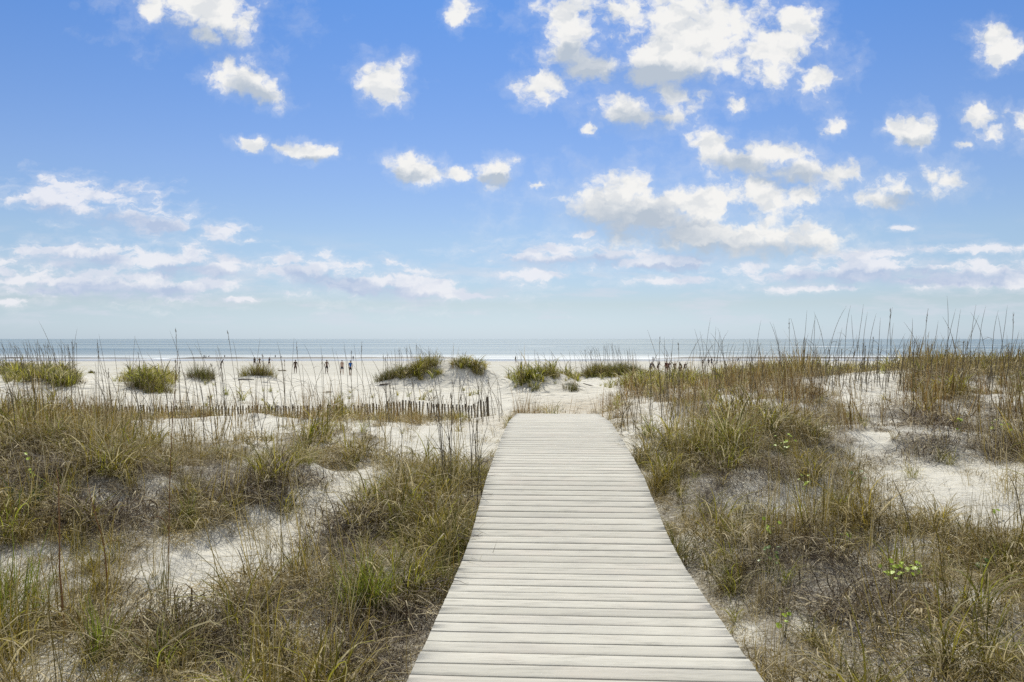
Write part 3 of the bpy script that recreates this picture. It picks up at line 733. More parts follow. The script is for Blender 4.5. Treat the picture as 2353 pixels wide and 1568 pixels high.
# leafy plants
M_LEAF = simple('lime_leaf', (.36, .47, .035), .45, .4, .25, 30)
M_LEAFD = simple('green_leaf', (.11, .17, .03), .45, .4, .3, 30)
M_LSTEM = simple('leaf_stem', (.16, .17, .05), .7)
def leafy(px, py, n, rad, sz, label, mt=None, hgt=.09):
    x0, y0, z0 = hit(px, py); r = random.Random(int(px*7+py)); z0 = gz1(x0, y0)
    sp = []; lv = []
    for i in range(n):
        a = r.uniform(0, 6.283); q = rad*math.sqrt(r.random()); h = hgt*r.uniform(.6, 1.5)
        tip = np.array([q*math.cos(a), q*math.sin(a)*.6, h])
        sp.append(tube([(tip[0]*.3, tip[1]*.3, -.02), tip*np.array([.8, .8, .6]), tip], [.002, .0018, .0014], 4))
        s = sz*r.uniform(.7, 1.2); nrm = Vector((r.gauss(0, .45), -.35+r.gauss(0, .4), 1)).normalized(); Mq = np.array(nrm.to_track_quat('Z', 'Y').to_matrix())
        ang = np.linspace(0, 2*np.pi, 13)[:-1]; rr = s*(1+.08*np.sin(ang*5+r.random()*6)); notch = np.where(np.abs(ang-np.pi) < .3, .55, 1)
        top = np.stack([rr*notch*np.cos(ang), rr*notch*np.sin(ang), .14*s*np.sin(ang*2)+.15*s], -1)
        V = np.vstack([[0, 0, 0], top, [0, 0, -.0012], top-[0, 0, .0012]]) @ Mq.T + tip
        F = [(0, 1+j, 1+(j+1) % 12, 1+(j+2) % 12) for j in range(0, 12, 2)] + [(13, 14+(j+2) % 12, 14+(j+1) % 12, 14+j) for j in range(0, 12, 2)]
        lv.append((V, np.array(F)))
    o = empty('leafy_plant', (x0, y0, z0)); tag(o, label, 'plant')
    V, F = merge(sp); link(bpy.data.objects.new('stem', np_mesh('stem', V, F, M_LSTEM)), o)
    V, F = merge(lv); link(bpy.data.objects.new('foliage', np_mesh('foliage', V, F, mt or M_LEAF, smooth=False)), o)
leafy(2073, 1376, 30, .15, .020, 'largest lime green leafy plant, low in the dry grass right of the boardwalk', hgt=.13)
leafy(2300, 1022, 16, .13, .02, 'lime leafy plant in brown grass near the right edge, above the right sand patch', hgt=.2)
leafy(2205, 1024, 7, .07, .018, 'small lime sprig just left of the leafy plant above the right sand patch', hgt=.2)
leafy(1800, 1080, 15, .14, .02, 'yellow green leafy plant in tall grass right of the boardwalk middle', hgt=.22)
leafy(1846, 1158, 8, .06, .018, 'small lime plant below the yellow green one, in dark dead grass', hgt=.18)
leafy(1775, 1268, 8, .07, .017, 'pale lime sprig between the boardwalk and the right sand patch', hgt=.15)
leafy(1950, 1288, 8, .06, .018, 'lime sprig at the lower left corner of the right sand patch', hgt=.15)
leafy(1767, 1330, 10, .08, .016, 'green sprig below the pale lime sprig beside the boardwalk', M_LEAFD, hgt=.15)
leafy(1800, 1470, 6, .04, .018, 'tiny lime plant near the boardwalk low in the frame', hgt=.12)
leafy(1975, 1125, 9, .1, .022, 'round leafed green plant on the upper left rim of the right sand patch', M_LEAFD, hgt=.12)
leafy(2296, 1192, 4, .06, .018, 'tiny lime seedling alone on the right sand patch', hgt=.05)
leafy(2250, 1360, 8, .09, .017, 'faint green leafy plant below the right sand patch', M_LEAFD, hgt=.14)
leafy(68, 1166, 6, .08, .02, 'small lime leaves in the dark green clump under the left hummock', hgt=.28)

# dry twigs caught on the left edge of the boardwalk
for y_, n_, lab in ((8.3, 3, 'dry twig on the left boardwalk edge, farthest of the four'), (6.9, 3, 'dry twig on the left boardwalk edge beside the middle boards'), (5.9, 4, 'curled dry twig on the left boardwalk edge above the kink'), (4.9, 3, 'dry twig on the left boardwalk edge below the kink')):
    r = random.Random(int(y_*10)); ps = []
    for k in range(n_):
        x_ = float(deck_x(y_))-.83; a_ = r.uniform(-.5, .5); P_ = [(x_-.10, y_+a_*.2, float(deck_z(y_))-.02)]; th = r.uniform(-.4, .6)
        for j in range(8):
            th += r.gauss(0, .45); q = P_[-1]; xx = q[0]+.034*math.cos(th); yq = q[1]+.034*math.sin(th); P_.append((xx, yq, float(deck_z(yq))+.006+.012*abs(math.sin(j*.9+k))))
        ps.append(tube(P_, np.linspace(.0028, .001, 9), 4))
    V, F = merge(ps); o = link(bpy.data.objects.new('dry_twig', np_mesh('dry_twig', V, F, M_DRIFT))); tag(o, lab, 'twig')

# driftwood on the sand
def drift(px, py, Ln, r0, yaw, label):
    x, y, z = hit(px, py); P = []
    for i in range(8):
        s = i/7-.5; P.append((s*Ln*math.cos(yaw)+random.gauss(0, r0*.3), s*Ln*math.sin(yaw), r0*.8+ (terr(x+s*Ln*math.cos(yaw), y+s*Ln*math.sin(yaw))-z)))
    V, F = tube(P, r0*np.interp(np.linspace(0, 1, 8), [0, .2, .7, 1], [.6, 1, .85, .35])*np.random.default_rng(int(px)).uniform(.85, 1.15, 8), 8)
    o = link(bpy.data.objects.new('driftwood', np_mesh('driftwood', V, F, M_DRIFT))); o.location = (x, y, z); tag(o, label, 'driftwood')
drift(566, 873, .85, .035, .1, 'flat dark driftwood stick below the spiky grass clump')
drift(883, 885, .5, .04, .05, 'short dark driftwood piece left below the central dune ridge')
drift(757, 902, .3, .03, .3, 'tiny dark driftwood scrap on sand below the man in the blue shirt')
drift(1352, 886, .5, .02, -.5, 'thin reddish stick on the sand right of the small dune')

# ------------------------------------------------------------------ tall sea oat stalks: every one an object
def stalk_mesh(seed, bend, leaves, head, mt, hook=0):
    r = np.random.default_rng(seed); n = 11; S = np.linspace(0, 1, n)
    a = bend*S**1.8*1.0 + hook*np.clip((S-.72)/.28, 0, 1)**2*1.6
    P = np.zeros((n, 3))
    for i in range(1, n):
        th = (a[i]+a[i-1])/2; P[i] = P[i-1]+np.array([math.sin(th), r.normal(0, .02), math.cos(th)])/(n-1)
    P[:, 1] += .02*np.sin(S*5+r.uniform(0, 6))*S
    rad = np.interp(S, [0, .4, .75, .86, .95, 1], [.0034, .0028, .0022, .0036 if head else .0020, .0026 if head else .0013, .0006])
    ps = [tube(P, rad, 5)]
    for k in range(leaves):                         # dry leaf blades clasping the stem
        i0 = int(r.uniform(.05, .6)*n); ph = r.uniform(0, 6.283); ln = r.uniform(.12, .26); q = [P[i0]]
        th = r.uniform(.15, .4)
        for j in range(5):
            th += r.uniform(.1, .5); q.append(q[-1]+np.array([math.sin(th)*math.cos(ph), math.sin(th)*math.sin(ph), math.cos(th)])*ln/5)
        ps.append(tube(q, np.array([.0020, .0022, .0018, .0014, .001, .0005]), 4, .4))
    if head:
        for k in range(7):
            i0 = r.uniform(.78, .97); p = np.array([np.interp(i0, S, P[:, c]) for c in range(3)]); ph = r.uniform(0, 6.283)
            ps.append(tube([p, p+np.array([math.cos(ph)*.007, math.sin(ph)*.007, .018]), p+np.array([math.cos(ph)*.01, math.sin(ph)*.01, .034])], [.0008, .0024, .0006], 4, .5))
    V, F = merge(ps); return np_mesh('sea_oat_stalk', V, F, mt)
ST = [stalk_mesh(300+i, [-.02, .08, .16, .26, .38, .12, .05, .5][i % 8], [1, 1, 0, 2, 0, 1, 2, 1][i % 8], i % 8 == 0, M_STALK) for i in range(16)]
STH = [stalk_mesh(350+i, .25, 2, False, M_STALK, hook=1.0) for i in range(2)]
STR = [stalk_mesh(370+i, [.05, .12][i % 2], 1, False, M_STALKR) for i in range(4)]
def stalk(bpx, bpy_, tpx, tpy, label, group, meshes=ST, thick=1.0, Z=None):
    if Z: x, y, z = at(bpx, Z); z = gz1(x, y)
    else: 
        x, y, z = hit(bpx, bpy_); z = gz1(x, y)
    zz = z-.03
    H = CAMZ-(tpy-HY)*T*y - zz; dx = (tpx-CX)*T*y - x
    if H < .15: return
    L = math.hypot(H, dx)
    sgn = 1 if dx >= 0 else -1
    w = thick*np.interp(y, [4, 8, 12, 20, 35, 45], [1.1, 1.4, 1.7, 2.1, 2.8, 3.2])
    STALKS.append((L/y*(2 if thick > 1 or meshes is STH else 1), (x, y, zz), math.atan2(dx, H)*.8, random.gauss(0, .35)+(0 if sgn > 0 else math.pi), max(L*.35, w), L, random.choice(meshes), label, group))
STALKS = []
def build_stalks(most=295):
    STALKS.sort(key=lambda t: -t[0]); rest = []
    for i, (_, loc, lean, yaw, w, L, me, label, group) in enumerate(STALKS):
        M = Matrix.Translation(loc) @ Matrix.Rotation(lean, 4, 'Y') @ Matrix.Rotation(yaw, 4, 'Z') @ Matrix.Diagonal((w, w, L, 1))
        if i < most:
            o = link(bpy.data.objects.new('sea_oat_stalk', me)); o.matrix_world = M; tag(o, label, 'sea oat stalk', group)
        else:
            V = np.empty(len(me.vertices)*3, np.float32); me.vertices.foreach_get('co', V); V = np.c_[V.reshape(-1, 3), np.ones(len(me.vertices))] @ np.array(M).T
            F = np.empty(len(me.polygons)*4, np.int32); me.polygons.foreach_get('vertices', F); rest.append((V[:, :3], F.reshape(-1, 4)))
    V, F = merge(rest); o = link(bpy.data.objects.new('sea_oats', np_mesh('sea_oats', V, F, M_STALK))); tag(o, 'many fine and short dead sea oats among the dune grass', 'sea oats', kind='stuff')
GL = 'tall dead sea oat stalks over the left dunes'; LL = 'tall thin dead stalk standing among the left dunes and crossing the beach and sea'
left = [((156,960),(107,733)),((164,930),(169,753)),((195,930),(153,775)),((258,935),(226,769)),((240,900),(218,780)),((305,935),(306,771)),((350,930),(319,772)),
 ((414,930),(400,753)),((440,960),(398,757)),((470,940),(439,781)),((490,945),(453,781)),((548,925),(515,759)),((498,940),(470,783)),((554,945),(543,780)),((587,930),(589,776)),
 ((655,925),(650,783)),((667,950),(672,776)),((730,935),(725,785)),((745,935),(743,794)),((801,935),(796,784)),((825,945),(816,789)),((836,930),(829,784)),((860,930),(819,805)),
 ((90,935),(38,800)),((120,940),(95,790)),((275,960),(270,800)),((330,990),(290,815)),((390,980),(372,800)),((520,960),(505,800)),((610,960),(600,812)),((700,960),(695,830)),((640,990),(612,830)),((770,960),(765,820))]
for b_, t_ in left: stalk(b_[0], b_[1], t_[0], t_[1], LL, GL)
stalk(716, 915, 753, 814, 'stalk on the left with its top hooked over to the right, by the third walker', None, STH)
stalk(385, 1395, 400, 800, 'very tall brown stalk rising from the left sand patch up to the horizon', None, STR)
stalk(153, 1500, 128, 1080, 'rust orange reed standing near the lower left corner', None, STR, 1.6)
stalk(250, 1420, 222, 1110, 'rust brown reed right of the orange one in the left foreground', None, STR, 1.4)
stalk(800, 1330, 745, 1120, 'dark leaning reed over the upper end of the left sand patch', None, ST, 1.2)
stalk(566, 1400, 557, 1255, 'short dark stub of a stem standing in the left sand patch', None, ST, 1.4)
stalk(2105, 1330, 2085, 1090, 'upright grey stem at the left rim of the right sand patch', None, ST, 1.2)
stalk(2352, 1230, 2335, 1090, 'dark stem at the right frame edge over the sand patch', None, ST, 1.4)
for i in range(34):
    px = random.uniform(10, 860); by = random.uniform(930, 985); stalk(px, by, px+random.gauss(-16, 12), random.uniform(785, 840), 'thin dead stalk on the left dunes with its tip against beach or sea', 'thin stalks reaching up over the left beach')
for i in range(110):
    px = random.uniform(0, 1120) if i % 3 else random.uniform(0, 520); by = random.uniform(925, 985) if i % 2 else random.uniform(960, 1060)
    hh = random.uniform(70, 160) if px < 900 else random.uniform(60, 130)
    by = by; ty = max(by-hh, random.uniform(785, 860)); lean = random.gauss(-.08 if px < 600 else 0, .07)*(by-ty)
    if abs(CX + (deck_x(10)/(T*10)) - px) < 60: continue
    stalk(px, by, px+lean, ty, 'thin dead stalk in the brown grass of the left dunes, top below the horizon', 'thin dead stalks in the left dune grass')
for i in range(44):
    px = random.uniform(860, 1165); by = random.uniform(925, 975)
    stalk(px, by, px+random.gauss(-6, 8), random.uniform(835, 890), 'thin pale stalk by the sand fence seen against white sand', 'thin stalks around the right end of the sand fence')
for i in range(14):
    px = random.uniform(1012, 1108); by = random.uniform(1090, 1190)
    stalk(px, by, px+random.gauss(-6, 7), random.uniform(880, 1010), 'slender dark stem in the green grass along the left edge of the boardwalk', 'stems beside the left boardwalk edge')
RL = 'tall arching sea oat stalk on the right dune, tip standing up against the sky'; RG = 'tall sea oat stalks against the sky on the right dune'
R5 = [(108,190,88),(75,265,80),(155,250,150),(210,260,235),(455,200,440),(610,225,625),(625,210,635),(680,195,690),(740,190,752),(797,135,780),(845,180,825),(862,165,845),(948,140,950),(987,90,955),
 (1093,95,1070),(1190,90,1155),(1140,170,1165),(1205,150,1200),(1245,155,1235),(1325,190,1310),(1380,115,1370),(1400,120,1420),(1425,230,1385),(1560,195,1580),(1612,205,1640),(1680,125,1650),(1718,205,1680),
 (1808,30,1800),(1840,120,1760),(1895,130,1845),(1848,160,1905),(1980,150,1890),(2003,100,1960),(2065,105,2020),(2075,135,2100),(2150,130,2110),(2195,170,2215),(2230,105,2165),(2295,150,2220),(2285,280,2270),(2350,350,2345),(2130,350,2090),(2270,370,2220),(1040,260,1010),(1450,300,1430),(1510,300,1470)]
for tx, ty, bx in R5: stalk(1591+bx*.3237, random.uniform(868, 905), 1591+tx*.3237, 668+ty*.3237, RL, RG)
R4 = [(1545,0,1605),(1590,90,1600),(1647,95,1650),(1705,105,1680),(1725,135,1750),(1770,150,1800),(1920,40,1800),(1935,150,1900),(2155,15,2150),(2190,40,2170),(2225,25,2300),(2035,35,2060),(2290,140,2250)]
for tx, ty, bx in R4: stalk(1157.2+bx*.2254, random.uniform(885, 915), 1157.2+tx*.2254, 752.2+ty*.2254, 'sea oat stalk left of the right dune, crossing the sea beside the sitting group', 'sea oat stalks in front of the beach group')
for i in range(260):
    px = random.uniform(1600, 2353); by = random.uniform(862, 900)
    ty = random.uniform(775, 850) if abs(px-1990) > 200 else random.uniform(765, 840)
    stalk(px, by, px+random.gauss(6, 9), ty, 'shorter dead stalk on the right dune, its tip against the sea', 'shorter dead stalks on the right dune')
for i in range(95):
    px = random.uniform(1420, 2353) if i % 2 else random.uniform(1420, 1750); by = random.uniform(905, 1010)
    stalk(px, by, px+random.gauss(0, 12), by-random.uniform(60, 130), 'dead upright stem in the brown grass right of the boardwalk end', 'dead stems in the right dune grass')
# rows of stalks on the far ridges
for (n_, a, b_, Z, t0, t1, lab, grp) in (
    (46, 880, 1030, 40.3, 787, 812, 'fine sea oat stalk on the central dune ridge, in front of the sea', 'fine stalks on the central dune ridge'),
    (14, 1035, 1110, 40.6, 806, 820, 'short fine stalk at the right end of the central dune ridge', 'short stalks right of the central ridge'),
    (16, 1190, 1330, 31.8, 798, 815, 'fine stalk on the small dune straight beyond the boardwalk end', 'fine stalks on the small dune'),
    (46, 1335, 1465, 46, 785, 802, 'fine stalk on the long low dune behind the path, in front of the sea', 'fine stalks on the long low dune'),
    (60, 0, 180, 33.5, 778, 812, 'fine dark stalk on the far left dune crest, in front of the sea', 'fine stalks on the far left dune')):
    for i in range(n_):
        px = a+(b_-a)*(i+random.uniform(.1, .9))/n_; k = math.sin(math.pi*(px-a)/(b_-a)) if Z > 35 else 1
        tx = px-random.uniform(0, 10)*(1 if Z == 33.5 else .2)
        stalk(px, 0, tx, t0+(t1-t0)*((1-k) if Z > 35 else 0)+random.uniform(0, 16), lab, grp, Z=Z+random.uniform(-.6, .6))

build_stalks()

# ------------------------------------------------------------------ people
SKIN = [simple('skin_tan', (.30, .17, .11), .6, .3, .1), simple('skin_fair', (.45, .28, .20), .6, .3, .1), simple('skin_brown', (.15, .08, .05), .6, .3, .1)]
CLOTH = {k: simple('cloth_'+k, v, .9, .1, .12) for k, v in {'blue': (.015, .12, .42), 'black': (.012, .012, .016), 'navy': (.02, .028, .06), 'grey': (.07, .07, .075), 'brown': (.09, .06, .045), 'maroon': (.10, .035, .03), 'dark_green': (.03, .045, .035), 'olive': (.08, .08, .05)}.items()}
HAIR = simple('dark_hair', (.025, .017, .012), .6, .3, .2)
def rotv(v, ax, a): return Matrix.Rotation(a, 3, ax) @ v
def person(px, py, h, yaw, label, pose='walk', shirt=None, shorts='black', skin=0, ph=.35, arms=None, scale_to=None, group=None, hat=False, Zf=None):
    """h: standing height in metres. yaw 0 looks out to sea (+y)."""
    x, y, z = hit(px, py) if Zf is None else at(px, Zf)
    u = h/1.75
    V = []; Es = []; Rd = []
    def add(p, r, par=None):
        V.append(Vector(p)*u); Rd.append(r*u); i = len(V)-1
        if par is not None: Es.append((par, i))
        return i
    lean = {'walk': .06, 'stand': .02, 'bend': 1.05, 'stoop': .55, 'sit': .12, 'crouch': .5}[pose]
    hipz = {'sit': .13, 'crouch': .42}.get(pose, .93)
    def T_(p):                                     # upper body about the hips
        v = Vector(p)-Vector((0, 0, .93)); v = rotv(v, 'X', -lean); return v+Vector((0, 0, hipz))
    pel = add(T_((0, 0, .95)), .135)
    wa = add(T_((0, .01, 1.10)), .118, pel); ch = add(T_((0, .0, 1.28)), .145, wa); sh = add(T_((0, 0, 1.41)), .10, ch)
    nk = add(T_((0, 0, 1.49)), .052, sh); hd0 = add(T_((0, .015, 1.56)), .072, nk); hd1 = add(T_((0, .01, 1.64)), .094, hd0); hd2 = add(T_((0, -.005, 1.71)), .07, hd1)
    nose = add(T_((0, .112, 1.625)), .014, hd1)
    legs = {}; armp = {}
    for s, sg in (('L', -1), ('R', 1)):
        hp = add(Vector((sg*.085, 0, hipz-.03)), .098, pel)
        sw = ph*sg
        if pose in ('walk', 'stand'):
            k = 1 if pose == 'walk' else .2
            a1 = sw*.55*k; a2 = a1-(.15+.45*max(0, -sw))*k
        elif pose in ('bend', 'stoop'): a1 = sw*.3; a2 = a1-.1
        elif pose == 'sit': a1 = 1.35; a2 = .35
        else: a1 = 1.5; a2 = -.45
        def dn(a, L): return Vector((0, math.sin(a)*L, -math.cos(a)*L))
        spread = Vector((sg*(.03 if pose != 'sit' else .1), 0, 0))
        p0 = Vector((sg*.09, 0, hipz-.05)); kn = p0+dn(a1, .43)+spread; an = kn+dn(a2, .42)
        if pose == 'sit': kn = p0+Vector((sg*.08, .40, .28)); an = kn+Vector((sg*.02, .22, -.34))
        if pose == 'crouch': kn = p0+Vector((sg*.1, .38, .06)); an = kn+Vector((0, -.12, -.38))
        th = add((p0+kn)/2, .078, hp); k_ = add(kn, .055, th); cf = add((kn*.6+an*.4)+Vector((0, -.012, 0)), .054, k_); ak = add(an, .036, cf)
        add(an+Vector((0, -.045, -.035)), .033, ak); ft = add(an+Vector((sg*.01, .09, -.05)), .037, ak); add(an+Vector((sg*.015, .16, -.058)), .026, ft)
        legs[s] = (p0, kn, an)
    zmin = min(v.z for v in V)
    for s, sg in (('L', -1), ('R', 1)):
        s0 = T_((sg*.17, 0, 1.405)); sp = add(s0, .055, sh)
        ab, sw, el = (arms or {}).get(s, (.12, -ph*sg*.7, .25))
        if pose in ('bend', 'stoop') and not arms: ab, sw, el = (.1, .25, .15)
        if pose in ('sit', 'crouch') and not arms: ab, sw, el = (.1, .8, .5)
        def ad(ab_, sw_, L): return Vector((sg*math.sin(ab_)*L, math.sin(sw_)*math.cos(ab_)*L, -math.cos(sw_)*math.cos(ab_)*L))
        e_ = s0+ad(ab, sw, .29); w_ = e_+ad(ab*.7, sw+el, .25)
        m1 = add((s0+e_)/2, .043, sp); ei = add(e_, .036, m1); f1 = add((e_*.55+w_*.45), .034, ei); wi = add(w_, .024, f1)
        d = (w_-e_).normalized(); pm = add(w_+d*.06, .026, wi); sd = Vector((sg*.3, 1, 0)); sd = (sd-d*sd.dot(d)).normalized()
        pe = w_+d*.095
        for j, (of, Lf) in enumerate(((-.027, .062), (-.009, .074), (.009, .07), (.025, .056))):
            q = add(pe+sd*of, .0085, pm); q = add(pe+sd*of*1.05+d*Lf*.55+Vector((-sg*.006, 0, 0)), .008, q); add(pe+sd*of*1.0+d*Lf+Vector((-sg*.018, 0, 0)), .0065, q)
        q = add(w_+d*.035+sd*.032, .0095, pm); add(w_+d*.065+sd*.052, .008, q)
        armp[s] = (s0, e_, w_)
    def skinned(name, Vv, Ee, Rr, m, sub=1):
        me = bpy.data.meshes.new(name); me.from_pydata([tuple(v) for v in Vv], Ee, []); me.materials.append(m)
        ob = bpy.data.objects.new(name, me); link(ob)
        sk = ob.modifiers.new('skin', 'SKIN'); sk.use_smooth_shade = True; sk.branch_smoothing = .3
        lay = me.skin_vertices[0] if len(me.skin_vertices) else me.attributes and None
        if lay is None:
            bpy.context.view_layer.objects.active = ob; lay = ob.data.skin_vertices[0]
        for i, r in enumerate(Rr): lay.data[i].radius = (r, r)
        lay.data[0].use_root = True
        if sub: sb = ob.modifiers.new('sub', 'SUBSURF'); sb.levels = sub; sb.render_levels = sub
        return ob
    body = skinned('person', V, Es, Rd, SKIN[skin]); body.location = (x, y, z - zmin*1.0 + .01); body.rotation_euler = (0, 0, yaw)
    body.location.z = z - zmin + .015*u
    tag(body, label, 'person', group)
    if shirt:
        vs = [T_((0, 0, .93)), T_((0, .01, 1.10)), T_((0, 0, 1.28)), T_((0, 0, 1.42)), T_((0, 0, 1.46))]; rs = [.155, .15, .165, .115, .07]
        ee = [(0, 1), (1, 2), (2, 3), (3, 4)]
        for s in 'LR':
            s0, e_, w_ = armp[s]; n0 = len(vs); vs += [s0, s0*.45+e_*.55]; rs += [.072, .062]; ee += [(3, n0), (n0, n0+1)]
        link_ = skinned('shirt', [Vector(v)*u for v in vs], ee, [r*u for r in rs], CLOTH[shirt]); link_.parent = body
    if shorts:
        vs = [T_((0, 0, .99)), T_((0, 0, .92))]; rs = [.148, .152]; ee = [(0, 1)]
        for s in 'LR':
            p0, kn, an = legs[s]; n0 = len(vs); vs += [p0, p0*.3+kn*.7]; rs += [.112, .098]; ee += [(1, n0), (n0, n0+1)]
        link_ = skinned('shorts', [Vector(v)*u for v in vs], ee, [r*u for r in rs], CLOTH[shorts]); link_.parent = body
    vs = [T_((0, -.03, 1.60)), T_((0, -.018, 1.68)), T_((0, -.005, 1.735))]
    link_ = skinned('hair', [Vector(v)*u for v in vs], [(0, 1), (1, 2)], [.082*u, .092*u, .06*u], HAIR); link_.parent = body
    return body
def sy(v): return v/1.037
P = person
P(sy(815), sy(892.5), 1.78, .1, 'shirtless man in dark shorts walking toward the sea beside the man in the blue shirt', shirt=None, shorts='navy', skin=1, ph=.35)
P(sy(835), sy(895), 1.75, -.05, 'man in a bright blue shirt and black shorts walking toward the sea', shirt='blue', shorts='black', skin=0, ph=-.3, arms={'L': (.2, .1, .2), 'R': (.2, -.1, .2)})
P(sy(778.6), sy(890.5), 1.75, 0, 'walker with bare back and wide dark shorts, third from the right of the four nearest', shirt=None, shorts='black', skin=2, ph=.2, arms={'L': (.32, .05, .2), 'R': (.36, -.05, .15)})
P(sy(704), sy(890), 1.75, .2, 'walker in a long dark top with arms held away, leftmost of the four nearest', shirt='brown', shorts='brown', skin=2, ph=.25, arms={'L': (.35, 0, .1), 'R': (.33, 0, .2)})
P(sy(841.7), sy(859.5), 1.45, .3, 'small dark figure at the water line behind the man in blue', shirt='black', shorts='navy', skin=2, ph=.3)
P(sy(641.5), sy(874), 1.72, -.6, 'person in dark clothes striding with one arm stretched out, right of the spiky clump', shirt='navy', shorts='black', skin=1, ph=.5, arms={'L': (.2, .3, .3), 'R': (.9, .6, .3)})
P(sy(618.5), sy(874), 1.65, .3, 'person with both elbows out, behind the right side of the spiky clump', shirt='brown', shorts='grey', skin=1, ph=.3, arms={'L': (.5, 0, .4), 'R': (.6, .1, .5)})
P(sy(606.5), sy(873.5), 1.70, 0, 'person in dark clothes whose legs are hidden behind the middle of the spiky clump', shirt='grey', shorts='black', skin=2, ph=.1)
P(sy(527), sy(878), 1.6, -1.2, 'person stooping forward on the sand left of the spiky clump', 'stoop', shirt='grey', shorts='black', skin=2, ph=.4)
P(sy(486.5), sy(856), 1.5, .4, 'dark figure at the water edge, left one of a close pair', 'stand', shirt='black', shorts='navy', skin=2)
P(sy(490.8), sy(856), 1.35, -.3, 'dark figure at the water edge, right one of a close pair', 'stand', shirt='grey', shorts='black', skin=2)
P(sy(497), sy(855.5), 1.4, -.8, 'dark hunched figure at the water edge just right of the close pair', 'stoop', shirt='black', shorts='navy', skin=2)
P(sy(535.5), sy(855), 1.4, .2, 'broad dark figure standing alone at the water edge above the stooping person', 'stand', shirt='black', shorts='black', skin=2)
P(sy(656), sy(855), 1.4, 0, 'slim dark figure standing at the water edge right of the striding person', 'stand', shirt='navy', shorts='black', skin=2)
P(sy(671), sy(855), 1.0, 0, 'tiny dark figure at the water edge above the leftmost of the four walkers', 'stand', shirt='black', shorts='black', skin=2)
P(sy(1229), sy(865.5), 1.75, 1.2, 'person in a loose black top walking along the wet sand beyond the boardwalk end', shirt='black', shorts='black', skin=2, ph=.55, arms={'L': (.15, .2, .3), 'R': (.15, -.1, .3)})
P(sy(1556), sy(863), 1.4, .1, 'figure with both arms stretched out at the water edge behind the group', 'stand', shirt='dark_green', shorts='black', skin=2, arms={'L': (1.35, 0, 0), 'R': (1.45, 0, 0)})
G = 'people gathered behind the low dune'
def S1(zx): return 1520+zx*.1105
P(sy(S1(265)), sy(886), 1.45, -1.0, 'leftmost of the group behind the low dune, stooping in grey', 'stoop', shirt='grey', shorts='grey', skin=1, group=G)
P(sy(S1(350)), sy(886), 1.4, .9, 'dark stooping person second from the left of the group behind the low dune', 'stoop', shirt='brown', shorts='black', skin=2, group=G)
P(sy(S1(425)), sy(887), 1.5, -1.3, 'person bending to the right with arms hanging, third from the left of the group', 'stoop', shirt='grey', shorts='brown', skin=1, group=G, arms={'L': (.5, .3, .2), 'R': (.3, .7, .1)})
P(sy(S1(612)), sy(888), 1.55, .5, 'person in maroon at the middle of the group, left of a close pair', 'stand', shirt='maroon', shorts='brown', skin=0, group=G)
P(sy(S1(662)), sy(889), 1.55, -.5, 'person in a dark maroon top leaning over, right of the close pair in the group', 'stoop', shirt='maroon', shorts='maroon', skin=0, group=G, arms={'L': (.3, .2, .3), 'R': (.55, .1, .1)})
P(sy(S1(800)), sy(890), 1.5, 0, 'person in a dark top with a pale strap, right of the maroon pair', 'stand', shirt='brown', shorts='grey', skin=1, group=G)
P(sy(S1(925)), sy(889), 1.4, .8, 'seated dark figure, left of the last two in the group', 'crouch', shirt='brown', shorts='brown', skin=2, group=G)
P(sy(S1(940)), sy(888), 1.5, .8, 'standing brown figure, second from the right of the group', 'stoop', shirt='olive', shorts='brown', skin=1, group=G)
P(sy(S1(1005)), sy(888), 1.4, -.6, 'rightmost stooping figure of the group behind the low dune', 'stoop', shirt='brown', shorts='brown', skin=1, group=G)
P(sy(S1(1400)), sy(871.5), 1.3, .3, 'brown figure, leftmost of the three standing before the dark sandbar', 'stand', shirt='olive', shorts='brown', skin=1)
P(sy(S1(1525)), sy(872), 1.45, 0, 'dark figure, middle of the three standing before the dark sandbar', 'walk', shirt='black', shorts='black', skin=2)
P(sy(S1(1590)), sy(873), 1.55, .2, 'dark figure with elbows out, rightmost of the three before the dark sandbar', 'stand', shirt='black', shorts='navy', skin=2, arms={'L': (.6, 0, .4), 'R': (.6, 0, .4)})
P(sy(S1(2150)), sy(863.5), 1.3, -1.2, 'dark figure leaning forward alone on the sandbar at the right', 'bend', shirt='black', shorts='black', skin=2, arms={'L': (.2, .4, .3), 'R': (.9, -.4, .2)})

# ------------------------------------------------------------------ sky with clouds (world)
w = bpy.data.worlds.new('World'); sc.world = w; w.use_nodes = True
nt = w.node_tree; nt.nodes.clear(); b = NB(nt); n = nt.nodes; l = nt.links
wo = n.new('ShaderNodeOutputWorld'); bg = n.new('ShaderNodeBackground'); l.new(bg.outputs[0], wo.inputs[0])
SUN_EL = 52
sky = n.new('ShaderNodeTexSky'); sky.sky_type = 'NISHITA'; sky.sun_disc = False; sky.sun_elevation = R(SUN_EL); sky.sun_rotation = 0
sky.air_density = 1; sky.dust_density = .3; sky.ozone_density = 2
D = n.new('ShaderNodeTexCoord').outputs['Generated']
sp = n.new('ShaderNodeSeparateXYZ'); l.new(D, sp.inputs[0])
k_ = 1.6
tint = b.ramp(b.math('MAXIMUM', sp.outputs[2], 0), [(0, (.62/k_, .83/k_, 1.34/k_)), (.046, (.68/k_, .74/k_, .92/k_)), (.128, (.80/k_, .84/k_, .94/k_)), (.217, (.75/k_, .84/k_, 1.04/k_)), (.417, (.48/k_, .78/k_, 1.17/k_)), (.62, (.85/k_, 1.0/k_, 1.12/k_)), (1, (1.15/k_, 1.15/k_, 1.1/k_))])
skyc = b.mix(1, sky.outputs[0], tint, 'MULTIPLY')
yy = b.math('MAXIMUM', sp.outputs[1], .03)
cb = n.new('ShaderNodeCombineXYZ')
